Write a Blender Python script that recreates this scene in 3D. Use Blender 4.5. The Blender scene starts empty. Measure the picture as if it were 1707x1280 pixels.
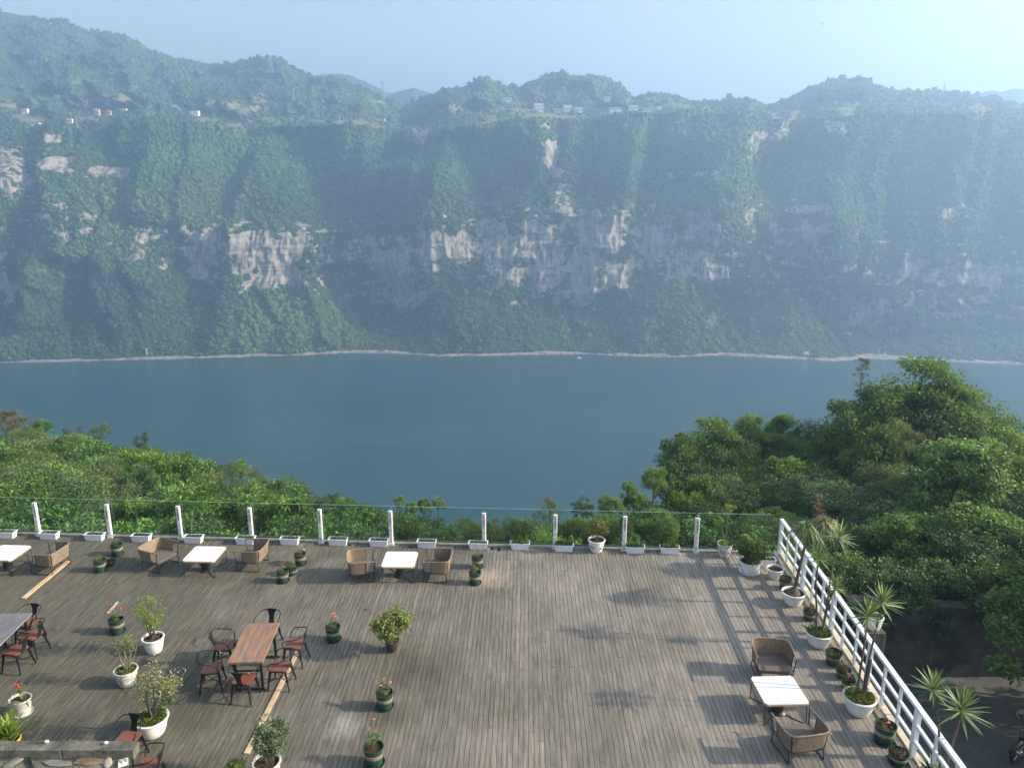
import bpy, math, random
import numpy as np
R = math.radians
sc = bpy.context.scene
# ---------------------------------------------------------------- camera
PITCH = 14.4; FOC = 1282.0; CAMZ = 10.0; WATER = -140.0
cam_d = bpy.data.cameras.new('camera'); cam = bpy.data.objects.new('camera', cam_d)
sc.collection.objects.link(cam); sc.camera = cam
cam.location = (0, 0, CAMZ); cam.rotation_euler = (R(90-PITCH), 0, 0)
cam_d.sensor_width = 36; cam_d.lens = 36*FOC/1707; cam_d.clip_start = 0.2; cam_d.clip_end = 9000
# ---------------------------------------------------------------- sky, sun, exposure
SUN_EL = 25.0; SUN_AZ = 93.0
w = bpy.data.worlds.new('World'); sc.world = w; w.use_nodes = True
nt = w.node_tree; nt.nodes.clear()
sky = nt.nodes.new('ShaderNodeTexSky'); sky.sky_type = 'NISHITA'; sky.sun_disc = False
sky.sun_elevation = R(SUN_EL); sky.sun_rotation = R(SUN_AZ); sky.altitude = 300
sky.air_density = 1.0; sky.dust_density = 3.0; sky.ozone_density = 0.4
bg = nt.nodes.new('ShaderNodeBackground'); bg.inputs['Strength'].default_value = 0.108
wo = nt.nodes.new('ShaderNodeOutputWorld')
hs = nt.nodes.new('ShaderNodeHueSaturation'); hs.inputs['Saturation'].default_value = .62; hs.inputs['Value'].default_value = 1.08
nt.links.new(sky.outputs[0], hs.inputs['Color']); nt.links.new(hs.outputs[0], bg.inputs[0]); nt.links.new(bg.outputs[0], wo.inputs[0])
sl = bpy.data.lights.new('sun', 'SUN'); sun = bpy.data.objects.new('sun', sl); sc.collection.objects.link(sun)
sl.energy = 5.0; sl.angle = R(0.5); sl.color = (1.0, 0.86, 0.68)
sun.rotation_euler = (R(90-SUN_EL), 0, R(180-SUN_AZ))      # set so that light travels away from the sky's sun
sun.location = (60, -3, 40)
HAZE_DENSITY = 0.00077; HAZE_ANISO = 0.52; HAZE_COL = (0.49, 0.71, 1.0)
vs = sc.view_settings; vs.view_transform = 'Standard'; vs.look = 'None'; vs.gamma = 1; vs.exposure = 1.22
cy = sc.cycles
cy.use_denoising = True; cy.max_bounces = 8; cy.diffuse_bounces = 3; cy.glossy_bounces = 3
cy.transmission_bounces = 4; cy.transparent_max_bounces = 12; cy.volume_bounces = 1
cy.sample_clamp_indirect = 6.0
# ---------------------------------------------------------------- helpers
cp, sp = math.cos(R(PITCH)), math.sin(R(PITCH))
def ray(px, py):
    a = px-853.5; b = 640.0-py
    return np.array((a, FOC*cp+b*sp, -FOC*sp+b*cp))
def at(px, py, z=0.0):
    d = ray(px, py); t = (z-CAMZ)/d[2]
    return (d[0]*t, d[1]*t, z)
def at_y(px, py, y):
    d = ray(px, py); t = y/d[1]
    return (d[0]*t, y, CAMZ+d[2]*t)
def proj(P):
    P = np.asarray(P, float); x = P[..., 0]; y = P[..., 1]; z = P[..., 2]-CAMZ
    f = y*cp-z*sp; u = y*sp+z*cp
    return 853.5+FOC*x/f, 640-FOC*u/f

def hash2(ix, iy, s):
    h = (ix.astype(np.int64)*374761393 + iy.astype(np.int64)*668265263 + s*982451653) & 0xffffffff
    h = ((h ^ (h >> 13))*1274126177) & 0xffffffff
    return ((h ^ (h >> 16)) & 0xffff)/65535.0
def vnoise(x, y, s=0):
    x = np.asarray(x, float); y = np.asarray(y, float)
    ix = np.floor(x); iy = np.floor(y); fx = x-ix; fy = y-iy
    fx = fx*fx*(3-2*fx); fy = fy*fy*(3-2*fy); ix = ix.astype(np.int64); iy = iy.astype(np.int64)
    a = hash2(ix, iy, s); b = hash2(ix+1, iy, s); c = hash2(ix, iy+1, s); d = hash2(ix+1, iy+1, s)
    return (a*(1-fx)+b*fx)*(1-fy)+(c*(1-fx)+d*fx)*fy
def fbm(x, y, s=0, o=4):
    r = 0; a = .5; t = 0
    for i in range(o):
        r = r+a*vnoise(x, y, s+i*17); t += a; a *= .5; x = x*2.03+3.1; y = y*2.03+1.7
    return r/t
def ridge(x, y, s=0, o=3):
    r = 0; a = .5; t = 0
    for i in range(o):
        r = r+a*(1-np.abs(2*vnoise(x, y, s+i*17)-1)); t += a; a *= .5; x = x*2.03+3.1; y = y*2.03+1.7
    return r/t
def sstep(a, b, x):
    t = np.clip((x-a)/(b-a), 0, 1); return t*t*(3-2*t)

def raw_mesh(name, V, F, smooth=False, attrs=None):
    V = np.asarray(V, np.float32); F = np.asarray(F, np.int32)
    me = bpy.data.meshes.new(name); n = len(V); m, k = F.shape
    me.vertices.add(n); me.vertices.foreach_set('co', V.ravel())
    me.loops.add(m*k); me.loops.foreach_set('vertex_index', F.ravel())
    me.polygons.add(m); me.polygons.foreach_set('loop_start', np.arange(0, m*k, k, dtype=np.int32))
    try: me.polygons.foreach_set('loop_total', np.full(m, k, dtype=np.int32))
    except Exception: pass
    me.update(calc_edges=True)
    me.polygons.foreach_set('use_smooth', np.full(m, bool(smooth)))
    for kk, (dom, arr) in (attrs or {}).items():
        a = me.attributes.new(kk, 'FLOAT', dom); a.data.foreach_set('value', np.asarray(arr, np.float32))
    me.validate(); return me

def tag(o, label=None, cat=None, group=None, kind=None):
    if label: o['label'] = label
    if cat: o['category'] = cat
    if group: o['group'] = group
    if kind: o['kind'] = kind
    return o
def link(name, me, mat=None, parent=None, loc=None, rz=0):
    o = bpy.data.objects.new(name, me); sc.collection.objects.link(o)
    if mat is not None and me is not None and len(me.materials) == 0: me.materials.append(mat)
    if parent is not None: o.parent = parent
    if loc is not None: o.location = loc
    if rz: o.rotation_euler = (0, 0, rz)
    return o
def empty(name, loc, rz=0, label=None, cat=None, group=None, s=1):
    o = bpy.data.objects.new(name, None); sc.collection.objects.link(o)
    o.location = loc; o.rotation_euler = (0, 0, rz); o.empty_display_size = .1
    if s != 1: o.scale = (s, s, s) if not isinstance(s, tuple) else s
    return tag(o, label, cat, group)
def copy_tree(o, parent=None):
    c = o.copy(); sc.collection.objects.link(c)
    if parent is not None: c.parent = parent
    for ch in list(o.children): copy_tree(ch, c)
    return c
def place(proto, used, loc, rz, label, group=None, s=None):
    """first call moves the proto itself, later calls copy it"""
    o = proto if not used.get(proto.name) else copy_tree(proto)
    used[proto.name] = True
    o.location = loc; o.rotation_euler = (0, 0, rz)
    if s is not None: o.scale = s if isinstance(s, tuple) else (s, s, s)
    o['label'] = label
    if group: o['group'] = group
    return o
USED = {}

class MB:
    """collects shapes into one mesh"""
    def __init__(s): s.v = []; s.f = []; s.t = []; s.n = 0
    def add(s, V, F, tone=0.5):
        V = [tuple(p) for p in V]; k = s.n
        s.v += V; s.f += [tuple(i+k for i in f) for f in F]; s.n += len(V)
        s.t += ([tone]*len(F) if np.isscalar(tone) else list(tone)); return s
    def box(s, c, d, rz=0, tone=.5, top=1.0, bev=0):
        """box centred on c, size d; top scales the upper face"""
        hx, hy, hz = d[0]/2, d[1]/2, d[2]/2; ca, sa = math.cos(rz), math.sin(rz); V = []
        if bev:
            b = bev; ring = [(-hx+b, -hy), (hx-b, -hy), (hx, -hy+b), (hx, hy-b), (hx-b, hy), (-hx+b, hy), (-hx, hy-b), (-hx, -hy+b)]
        else: ring = [(-hx, -hy), (hx, -hy), (hx, hy), (-hx, hy)]
        n = len(ring)
        for z, k in ((-hz, 1), (hz, top)):
            for x, y in ring: V.append((c[0]+(x*ca-y*sa)*k, c[1]+(x*sa+y*ca)*k, c[2]+z))
        F = [tuple(range(n-1, -1, -1)), tuple(range(n, 2*n))]+[(i, (i+1) % n, (i+1) % n+n, i+n) for i in range(n)]
        return s.add(V, F, tone)
    def bar(s, p, q, w, h=None, up=(0, 0, 1), tone=.5, w2=None, h2=None):
        h = h or w; w2 = w if w2 is None else w2; h2 = h if h2 is None else h2
        p = np.array(p, float); q = np.array(q, float); d = q-p; d /= np.linalg.norm(d)
        u = np.array(up, float)
        if abs(d@u) > .98: u = np.array((0, 1, 0.))
        a = np.cross(d, u); a /= np.linalg.norm(a); b = np.cross(a, d)
        V = [o+a*sx*ww/2+b*sy*hh/2 for o, ww, hh in ((p, w, h), (q, w2, h2)) for sx, sy in ((-1, -1), (1, -1), (1, 1), (-1, 1))]
        return s.add(V, [(0, 1, 2, 3), (7, 6, 5, 4), (0, 4, 5, 1), (1, 5, 6, 2), (2, 6, 7, 3), (3, 7, 4, 0)], tone)
    def tube(s, P, r, n=6, tone=.5, closed=False):
        P = np.array(P, float); m = len(P); r = np.full(m, r) if np.isscalar(r) else np.array(r, float)
        V = []; pa = None
        for i in range(m):
            if closed: d = P[(i+1) % m]-P[i-1]
            else: d = P[min(i+1, m-1)]-P[max(i-1, 0)]
            d = d/(np.linalg.norm(d)+1e-9)
            if pa is None:
                u = np.array((0, 0, 1.)) if abs(d[2]) < .9 else np.array((1., 0, 0)); a = np.cross(d, u)
            else: a = pa-d*(pa@d)
            a = a/(np.linalg.norm(a)+1e-9); b = np.cross(d, a); pa = a
            for k in range(n):
                t = 2*math.pi*k/n; V.append(P[i]+r[i]*(math.cos(t)*a+math.sin(t)*b))
        F = [(i*n+k, i*n+(k+1) % n, ((i+1) % m)*n+(k+1) % n, ((i+1) % m)*n+k) for i in range(m if closed else m-1) for k in range(n)]
        if not closed: F += [tuple(range(n-1, -1, -1)), tuple(range((m-1)*n, m*n))]
        return s.add(V, F, tone)
    def lathe(s, prof, n=24, c=(0, 0, 0), sx=1, sy=1, tone=.5, cap=False, wob=0, seed=0):
        V = []; m = len(prof)
        for r, z in prof:
            for k in range(n):
                t = 2*math.pi*k/n; rr = r*(1+wob*math.sin(k*1.9+z*17+seed))
                V.append((c[0]+rr*sx*math.cos(t), c[1]+rr*sy*math.sin(t), c[2]+z))
        F = [(i*n+k, i*n+(k+1) % n, (i+1)*n+(k+1) % n, (i+1)*n+k) for i in range(m-1) for k in range(n)]
        if cap: F += [tuple(range((m-1)*n, m*n))]
        return s.add(V, F, tone)
    def build(s, name, mat, parent=None, smooth=False, loc=None, rz=0, tone=True):
        me = bpy.data.meshes.new(name); me.from_pydata(s.v, [], s.f)
        if tone and len(set(s.t)) > 1:
            a = me.attributes.new('tone', 'FLOAT', 'FACE'); a.data.foreach_set('value', np.array(s.t, np.float32))
        if smooth:
            me.polygons.foreach_set('use_smooth', np.ones(len(me.polygons), bool))
            try: me.set_sharp_from_angle(angle=R(40))
            except Exception: pass
        return link(name, me, mat, parent, loc, rz)

def spline(P, n=6, closed=False):
    P = [np.array(p, float) for p in P]; m = len(P); out = []
    for i in range(m if closed else m-1):
        p0 = P[i-1] if (i > 0 or closed) else P[0]; p1 = P[i]; p2 = P[(i+1) % m]
        p3 = P[(i+2) % m] if (closed or i+2 < m) else P[-1]
        for k in range(n):
            t = k/n
            out.append(.5*((2*p1)+(-p0+p2)*t+(2*p0-5*p1+4*p2-p3)*t*t+(-p0+3*p1-3*p2+p3)*t**3))
    if not closed: out.append(P[-1])
    return out

# ---------------------------------------------------------------- materials
class NT:
    def __init__(s, name):
        s.m = bpy.data.materials.new(name); s.m.use_nodes = True; s.t = s.m.node_tree
        s.b = s.t.nodes['Principled BSDF']; s.out = s.t.nodes['Material Output']
    def n(s, typ, **k):
        nd = s.t.nodes.new(typ)
        for a, v in k.items(): setattr(nd, a, v)
        return nd
    def l(s, a, b): s.t.links.new(a, b)
    def pos(s, scale=(1, 1, 1), obj=False):
        tc = s.n('ShaderNodeTexCoord'); mp = s.n('ShaderNodeMapping'); mp.inputs['Scale'].default_value = scale
        if obj: s.l(tc.outputs['Object'], mp.inputs[0])
        else:
            g = s.n('ShaderNodeNewGeometry'); s.l(g.outputs['Position'], mp.inputs[0])
        return mp.outputs[0]
    def noise(s, vec, scale=1, detail=4, rough=.55):
        nd = s.n('ShaderNodeTexNoise'); nd.inputs['Scale'].default_value = scale
        nd.inputs['Detail'].default_value = detail; nd.inputs['Roughness'].default_value = rough
        s.l(vec, nd.inputs['Vector']); return nd.outputs['Fac']
    def ramp(s, fac, stops):
        r = s.n('ShaderNodeValToRGB'); e = r.color_ramp.elements
        while len(e) < len(stops): e.new(.5)
        for i, (p, c) in enumerate(stops):
            e[i].position = p; e[i].color = (*c, 1) if len(c) == 3 else c
        s.l(fac, r.inputs[0]); return r.outputs[0]
    def mix(s, fac, a, b, mode='MIX'):
        m = s.n('ShaderNodeMix', data_type='RGBA', blend_type=mode)
        for i, v in ((0, fac), (6, a), (7, b)):
            if isinstance(v, (int, float)): m.inputs[i].default_value = v
            elif isinstance(v, tuple): m.inputs[i].default_value = (*v, 1)
            else: s.l(v, m.inputs[i])
        return m.outputs[2]
    def math(s, op, a, b=0.0, c=None, clamp=False):
        m = s.n('ShaderNodeMath', operation=op); m.use_clamp = clamp
        for i, v in enumerate((a, b) if c is None else (a, b, c)):
            if isinstance(v, (int, float)): m.inputs[i].default_value = v
            else: s.l(v, m.inputs[i])
        return m.outputs[0]
    def attr(s, nm): a = s.n('ShaderNodeAttribute', attribute_name=nm); return a.outputs['Fac']
    def rnd(s): return s.n('ShaderNodeObjectInfo').outputs['Random']
    def bump(s, h, strength=.3, dist=.02):
        b = s.n('ShaderNodeBump'); b.inputs['Strength'].default_value = strength; b.inputs['Distance'].default_value = dist
        s.l(h, b.inputs['Height']); s.l(b.outputs[0], s.b.inputs['Normal'])
    def set(s, col=None, rough=.6, metal=0, spec=.5):
        if col is not None:
            if isinstance(col, tuple): s.b.inputs['Base Color'].default_value = (*col, 1)
            else: s.l(col, s.b.inputs['Base Color'])
        s.b.inputs['Roughness'].default_value = rough; s.b.inputs['Metallic'].default_value = metal
        s.b.inputs['Specular IOR Level'].default_value = spec; return s

def worn(name, c1, c2, scale=6, rough=.6, metal=0, bump=.15, spec=.5, obj=True, stops=(.35, .65), dist=.01):
    m = NT(name); v = m.pos(obj=obj); f = m.noise(v, scale, 6, .65)
    m.set(m.ramp(f, [(stops[0], c1), (stops[1], c2)]), rough, metal, spec)
    if bump: m.bump(m.noise(v, scale*4, 4), bump, dist)
    return m.m
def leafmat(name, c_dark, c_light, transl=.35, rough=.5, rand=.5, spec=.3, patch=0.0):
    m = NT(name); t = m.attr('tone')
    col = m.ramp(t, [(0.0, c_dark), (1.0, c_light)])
    hsv = m.n('ShaderNodeHueSaturation'); r = m.rnd()
    m.l(m.math('MULTIPLY_ADD', r, .05*rand, .5-.025*rand), hsv.inputs['Hue'])
    m.l(m.math('MULTIPLY_ADD', r, .7*rand, 1-.35*rand), hsv.inputs['Value'])
    m.l(m.math('MULTIPLY_ADD', r, -.3*rand, 1.0), hsv.inputs['Saturation'])
    m.l(col, hsv.inputs['Color']); m.set(hsv.outputs[0], rough, 0, spec)
    tr = m.n('ShaderNodeBsdfTranslucent'); bright = m.mix(.5, hsv.outputs[0], (.25, .34, .05), 'MIX')
    m.l(bright, tr.inputs[0]); mx = m.n('ShaderNodeMixShader'); mx.inputs[0].default_value = transl
    m.l(m.b.outputs[0], mx.inputs[1]); m.l(tr.outputs[0], mx.inputs[2]); m.l(mx.outputs[0], m.out.inputs[0])
    return m.m
# ================================================================ far bank: river, cliffs, hills
def interp(tab, x):
    a = np.array(tab, float); return np.interp(x, a[:, 0], a[:, 1])
SHORE = [(-900, 618), (-300, 612), (0, 605), (100, 603), (250, 599), (400, 595), (500, 592), (580, 588), (660, 589), (740, 594), (850, 592), (970, 590), (1060, 594), (1130, 595), (1200, 592), (1300, 597), (1390, 602), (1420, 600), (1440, 597), (1560, 602), (1707, 608), (2100, 620), (2600, 630)]
TAL = [(-900, 440), (-60, 455), (0, 500), (20, 470), (60, 425), (150, 420), (230, 440), (290, 465), (400, 472), (470, 478), (520, 462), (570, 520), (600, 535), (640, 520), (700, 505), (760, 492), (860, 502), (960, 508), (1000, 500), (1040, 482), (1110, 468), (1160, 480), (1210, 505), (1280, 500), (1330, 500), (1370, 535), (1410, 585), (1440, 588), (1490, 572), (1560, 560), (1707, 560), (2600, 560)]
CLF = [(-900, 300), (0, 300), (80, 330), (200, 375), (300, 383), (420, 386), (520, 380), (620, 385), (720, 365), (820, 357), (930, 362), (1050, 350), (1180, 352), (1300, 350), (1400, 350), (1480, 420), (1560, 428), (1707, 425), (2600, 420)]
RIM = [(-900, 210), (0, 214), (100, 209), (200, 206), (300, 203), (400, 213), (450, 205), (520, 206), (600, 207), (660, 214), (720, 217), (800, 206), (860, 199), (900, 197), (960, 199), (1000, 192), (1080, 188), (1150, 185), (1250, 195), (1320, 200), (1400, 195), (1500, 190), (1600, 190), (1707, 196), (2600, 200)]
TER = [(-900, 190), (0, 190), (200, 186), (400, 192), (560, 194), (640, 200), (670, 204), (760, 190), (850, 180), (960, 181), (1060, 178), (1150, 176), (1250, 184), (1320, 185), (1400, 172), (1500, 172), (1600, 174), (1640, 176), (1707, 176), (2600, 180)]
RDG = [(-900, 30), (-300, 22), (0, 22), (60, 28), (110, 35), (150, 52), (210, 60), (235, 72), (260, 88), (300, 100), (350, 106), (400, 104), (450, 98), (472, 100), (490, 115), (520, 128), (560, 132), (600, 143), (640, 160), (670, 178), (700, 166), (740, 153), (780, 146), (800, 133), (815, 130), (840, 141), (870, 147), (890, 137), (910, 127), (935, 123), (955, 130), (975, 128), (1005, 129), (1030, 140), (1052, 164), (1065, 160), (1085, 157), (1115, 158), (1140, 168), (1160, 170), (1200, 169), (1230, 165), (1255, 168), (1280, 176), (1310, 165), (1350, 145), (1385, 134), (1405, 131), (1430, 138), (1460, 148), (1500, 152), (1560, 149), (1590, 153), (1630, 159), (1670, 168), (1707, 178), (1800, 190), (2600, 190)]
NC = 1560; CX = np.linspace(-620, 2330, NC)
segs = [(0, 12), (1, 110), (2, 105), (3, 115), (4, 30), (5, 95)]      # rows per band
sh = interp(SHORE, CX); ds = (CAMZ-WATER)/np.tan(R(PITCH)+np.arctan((sh-640)/FOC))
far_r = sstep(1405, 1450, CX)
rel = {0: 0, 1: 6, 2: 78, 3: 100, 4: 205, 5: 420, 6: 0}
left = sstep(700, 100, CX)
ridgeD = 500 + 230*left + 60*fbm(CX/160, CX*0, 3)
keys_row = [sh, sh-6.0+2.6*fbm(CX/13, CX*0, 300, 3), interp(TAL, CX), interp(CLF, CX), interp(RIM, CX), interp(TER, CX), interp(RDG, CX)]
base = ds.mean()
keys_D = [ds, ds+6, ds+72, ds+96, ds+205, ds+205+150, ds+ridgeD]
low_t = sstep(45, 0, keys_row[1]-keys_row[2])*1.2        # low talus: less setback
keys_D[2] = keys_D[2]-45*low_t; keys_D[3] = keys_D[3]-25*low_t
rows = []; Ds = []; sid = []
for i in range(6):
    n = segs[i][1]; t = np.linspace(0, 1, n, endpoint=False)[:, None]
    rows.append(keys_row[i]*(1-t)+keys_row[i+1]*t)
    tt = t
    if i == 5: tt = t**1.25
    if i == 3: tt = t**1.1
    Ds.append(keys_D[i]*(1-tt)+keys_D[i+1]*tt); sid.append(np.full((n, NC), float(i))+t)
rows.append(keys_row[6][None]); Ds.append(keys_D[6][None]); sid.append(np.full((1, NC), 6.0))
PY = np.vstack(rows); D = np.vstack(Ds); S = np.vstack(sid); PX = np.broadcast_to(CX, PY.shape)
a_ = PX-853.5; b_ = 640-PY
tt = D/(FOC*cp+b_*sp)
X = a_*tt; Y = D.copy(); Z = CAMZ+(-FOC*sp+b_*cp)*tt
# --- relief: buttresses and ravines, pushed horizontally
wc = sstep(1.1, 2.0, S)*(1-sstep(4.2, 5.0, S))
wt = sstep(0.9, 1.6, S)*(1-sstep(4.0, 5.0, S)*.5)
wu = sstep(4.4, 5.4, S)*(1-sstep(5.85, 6, S)*.6)
warp = (PY-400)*.18 + 40*fbm(PX/150, PY/110, 5)
xx = PX+warp
def saw(u, k=.70):
    f = u-np.floor(u); return np.where(f < k, f/k, (1-f)/(1-k))
wcl = np.interp(S, [0, 1, 1.9, 2.1, 2.9, 3.25, 4, 4.6, 6], [0, .2, .30, .36, .42, .85, 1.05, .6, .6])
n1 = fbm(PX/230, PY/300, 11, 3)
but = saw((xx+n1*170)/165)*26+saw((xx*1.0+fbm(PX/90, PY/140, 12, 3)*90)/58)*11
dY = (but-20)*wcl*np.where(S > .95, 1, 0)
def ravine(pts, w, A):
    p = np.array(pts, float); xr = np.interp(PY, p[:, 1], p[:, 0]); m = sstep(p[0, 1]-25, p[0, 1]+15, PY)*(1-sstep(p[-1, 1]-10, p[-1, 1]+25, PY))
    u = (PX-xr)/w
    sh_ = np.where(u < 0, np.exp(-(u*1.0)**2), np.exp(-(u*.62)**2))     # gentle left side, long right side in shade
    return 1.15*A*m*sh_*wcl
dY = dY+ravine([(470, 210), (520, 300), (575, 390), (610, 480), (590, 540)], 55, 62)
dY = dY+ravine([(395, 205), (380, 290), (360, 360)], 42, 40)
dY = dY+ravine([(225, 370), (255, 420), (280, 460)], 38, 36)
dY = dY+ravine([(20, 300), (40, 420)], 26, 26)
dY = dY+ravine([(770, 230), (790, 330), (800, 400)], 40, 34)
dY = dY+ravine([(1095, 190), (1085, 300), (1065, 400), (1075, 470)], 26, 34)
dY = dY+ravine([(860, 240), (880, 330)], 20, 22)
dY = dY+ravine([(1325, 250), (1320, 350), (1340, 430), (1400, 520), (1440, 590)], 60, 62)
dY = dY+ravine([(655, 170), (640, 215), (650, 260)], 50, 55)
dY = dY-ravine([(950, 340), (960, 420), (960, 500)], 50, 20)
dY = dY-ravine([(700, 220), (680, 330), (650, 470)], 38, 26)
dY = dY-ravine([(1180, 220), (1190, 350), (1200, 470)], 40, 26)
dY = dY-ravine([(410, 380), (400, 480)], 90, 14)
def step_edge(pts, A, wpx=16):
    p = np.array(pts, float); xr = np.interp(PY, p[:, 1], p[:, 0]); m = sstep(p[0, 1]-22, p[0, 1]+8, PY)
    u = PX-xr; return A*m*sstep(0, wpx, u)*(1-sstep(wpx*1.5, wpx*1.5+150, u))*sstep(1.0, 1.25, S)*(1-sstep(2.3, 3.0, S))
dY = dY+step_edge([(1318, 470), (1350, 510), (1385, 550), (1414, 588)], 42)+step_edge([(520, 455), (552, 500), (575, 545), (585, 582)], 34)+step_edge([(1178, 480), (1200, 530), (1215, 585)], 20)+step_edge([(60, 440), (80, 500), (95, 590)], 16)
# talus lobes
lob = sstep(.2,.9,ridge((PX+.5*(PY-500))/105, PY/260, 21, 2))*20+sstep(.2,.9,ridge((PX-.4*(PY-500))/36, PY/70, 23, 2))*12
dY = dY-(lob-20)*sstep(0.95, 1.3, S)*(1-sstep(1.8, 2.2, S))
up = ridge((PX+.3*PY)/130, PY/70, 31, 3)*120+sstep(.2,.9,ridge(PX/42, PY/26, 33, 2))*45
dY = dY-(up-95)*wu*sstep(0, 60, keys_row[4]-keys_row[6])
dY = dY*np.where(S < 0.9, 0, 1)
# --- cliff rock mask from painted patches + noise
rock = np.zeros_like(PX)
def patch(x0, x1, y0, y1, a=1.0, sl=0.0):
    global rock
    cx, cy = (x0+x1)/2, (y0+y1)/2; yy = PY-sl*(PX-cx)
    e = np.maximum(np.abs(PX-cx)/((x1-x0)/2), np.abs(yy-cy)/((y1-y0)/2))
    n = fbm(PX/16, PY/11, 41, 4)
    rock = np.maximum(rock, a*sstep(1.12, .72, e+(n-.5)*1.5))
for p in [(298, 372, 384, 452, 1), (372, 460, 384, 440, .95, -.15), (400, 512, 385, 476, 1), (300, 350, 440, 470, .8), (605, 690, 395, 512, .85), (690, 800, 380, 440, .8), (640, 720, 480, 515, .8),
          (800, 860, 355, 480, .7), (860, 950, 360, 500, .75), (950, 1052, 350, 420, 1), (948, 1000, 410, 512, 1), (1000, 1060, 430, 480, .8), (1055, 1130, 358, 440, .75), (1140, 1190, 350, 400, .9),
          (1100, 1200, 400, 480, .7), (72, 128, 262, 290, .85), (140, 215, 276, 298, .72), (88, 112, 224, 238, 1), (-60, 40, 235, 330, .6), (-200, 14, 452, 490, .9), (0, 20, 480, 530, .8), (215, 245, 380, 440, .5),
          (1230, 1320, 215, 262, .55), (1290, 1325, 195, 240, .5), (1370, 1410, 200, 225, .6), (1330, 1410, 340, 360, .7), (1345, 1395, 375, 405, .8), (1295, 1320, 350, 420, .6), (1240, 1265, 345, 370, .7),
          (1500, 1545, 430, 462, .95), (1560, 1680, 430, 475, .8), (1690, 1800, 430, 480, .9), (1460, 1500, 500, 565, .7), (1400, 1440, 440, 462, .5), (1550, 1680, 518, 530, .6), (1545, 1630, 340, 362, .5), (1690, 1800, 350, 360, .6),
          (905, 935, 215, 300, .75), (915, 950, 300, 360, .5), (680, 710, 212, 245, .75), (1115, 1190, 285, 296, .5), (560, 610, 400, 440, .45), (1180, 1215, 440, 480, .8), (-500, -80, 320, 420, .8), (1850, 2200, 430, 500, .8), (1180, 1230, 520, 545, .4)]:
    patch(*p)
cl_n = fbm(PX/14, PY/9, 51, 4)
rock = np.maximum(rock, sstep(.60, .72, cl_n+.09*np.cos((S-2.5)*3))*wc*.6*(S > 2)*(S < 3.15))
rock[S < 0.98] = 1.0
strat = (vnoise(Z/6.5, X/90, 61)-.5)*4.6+(vnoise(Z/1.7, X/40, 62)-.5)*1.6
crack = (ridge(X/8.5+.3*np.sin(Z/9), Z/30, 63, 3)-.6)*9+(fbm(X/14, Z/14, 64, 3)-.5)*7+(ridge(X/3.4, Z/26, 65, 2)-.6)*3
dY = dY-(strat+crack)*rock*(S > .98)
dY = dY-(fbm(X/13, Z/11, 71, 3)-.5)*11*(1-rock)*wt
dZ = (fbm(X/30, Y/30, 72, 3)-.5)*6*wu*(1-sstep(5.7, 6, S))
Y2 = Y+dY; Z2 = Z+dZ
shr = S < 0.98
Z2 = np.where(shr & (S > 0), Z2+(fbm(X/2.6, Y*0+S*4, 81, 3)-.4)*1.6, Z2)
Y2 = np.where(shr, Y2+(fbm(X/9, S, 82, 3)-.5)*2.5, Y2)
# skyline roughness (tree tops)
Z2[-1] += (fbm(X[-1]/9, X[-1]*0, 83, 3)-.45)*7
# bare fields on the terrace
field = sstep(.56, .70, fbm(PX/38, PY/9, 91, 3))*sstep(3.97, 4.05, S)*(1-sstep(5.12, 5.3, S))*.9
field = np.maximum(field, sstep(.64, .72, fbm(PX/34, PY/13, 92, 3))*sstep(5.1, 5.2, S)*(1-sstep(5.4, 5.6, S))*.8)
def fpatch(x0, x1, y0, y1):
    global field
    e = ((PX-(x0+x1)/2)/((x1-x0)/2))**2+((PY-(y0+y1)/2)/((y1-y0)/2))**2
    field = np.maximum(field, sstep(1.2, .7, e+(fbm(PX/8, PY/4, 93, 3)-.5)*.9)*(S > 4))
for p in [(25, 85, 192, 208), (160, 205, 160, 185), (285, 315, 165, 185), (355, 380, 170, 186), (615, 640, 165, 178), (500, 520, 172, 182), (870, 960, 190, 204), (560, 600, 200, 210), (420, 440, 176, 184), (1065, 1090, 184, 192)]: fpatch(*p)
# back skirt and foot under water
nr = PY.shape[0]
Vx = np.vstack([X[:1], X, X[-1:]*1.2, X[-1:]*1.4]); Vy = np.vstack([Y2[:1]-6, Y2, Y2[-1:]+250, Y2[-1:]+600])
Vz = np.vstack([Z2[:1]*0-146+2, Z2, Z2[-1:]-90, Z2[-1:]*0-141]); rk = np.vstack([rock[:1], rock, rock[-1:]*0, rock[-1:]*0]); fd = np.vstack([field[:1], field, field[-1:]*0, field[-1:]*0])
def grid_faces(nr, nc):
    i = np.arange(nr-1)[:, None]*nc+np.arange(nc-1)[None]; return np.stack([i, i+1, i+nc+1, i+nc], -1).reshape(-1, 4)
V = np.stack([Vx, Vy, Vz], -1).reshape(-1, 3)
mfar = raw_mesh('far_hills', V, grid_faces(nr+3, NC), True, {'rock': ('POINT', rk.ravel()), 'field': ('POINT', fd.ravel())})
m = NT('far_slope'); v = m.pos(); r1 = m.noise(v, .17, 6, .65); rkf = m.attr('rock')
veg = m.ramp(m.noise(v, .12, 6, .6), [(.3, (.035, .068, .026)), (.55, (.062, .105, .036)), (.75, (.110, .145, .055))])
vr = m.pos((1.3, 1, .26)); rc = m.ramp(m.noise(vr, .16, 7, .65), [(.27, (.07, .062, .052)), (.40, (.20, .175, .15)), (.50, (.38, .34, .285)), (.60, (.50, .44, .36)), (.68, (.42, .31, .21)), (.8, (.24, .22, .195))])
mask = m.math('GREATER_THAN', m.math('ADD', rkf, m.math('MULTIPLY', m.math('SUBTRACT', r1, .5), 2.4)), .52)
fcol = m.ramp(m.noise(v, .09, 4), [(.4, (.30, .24, .15)), (.6, (.16, .20, .08))])
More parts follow.
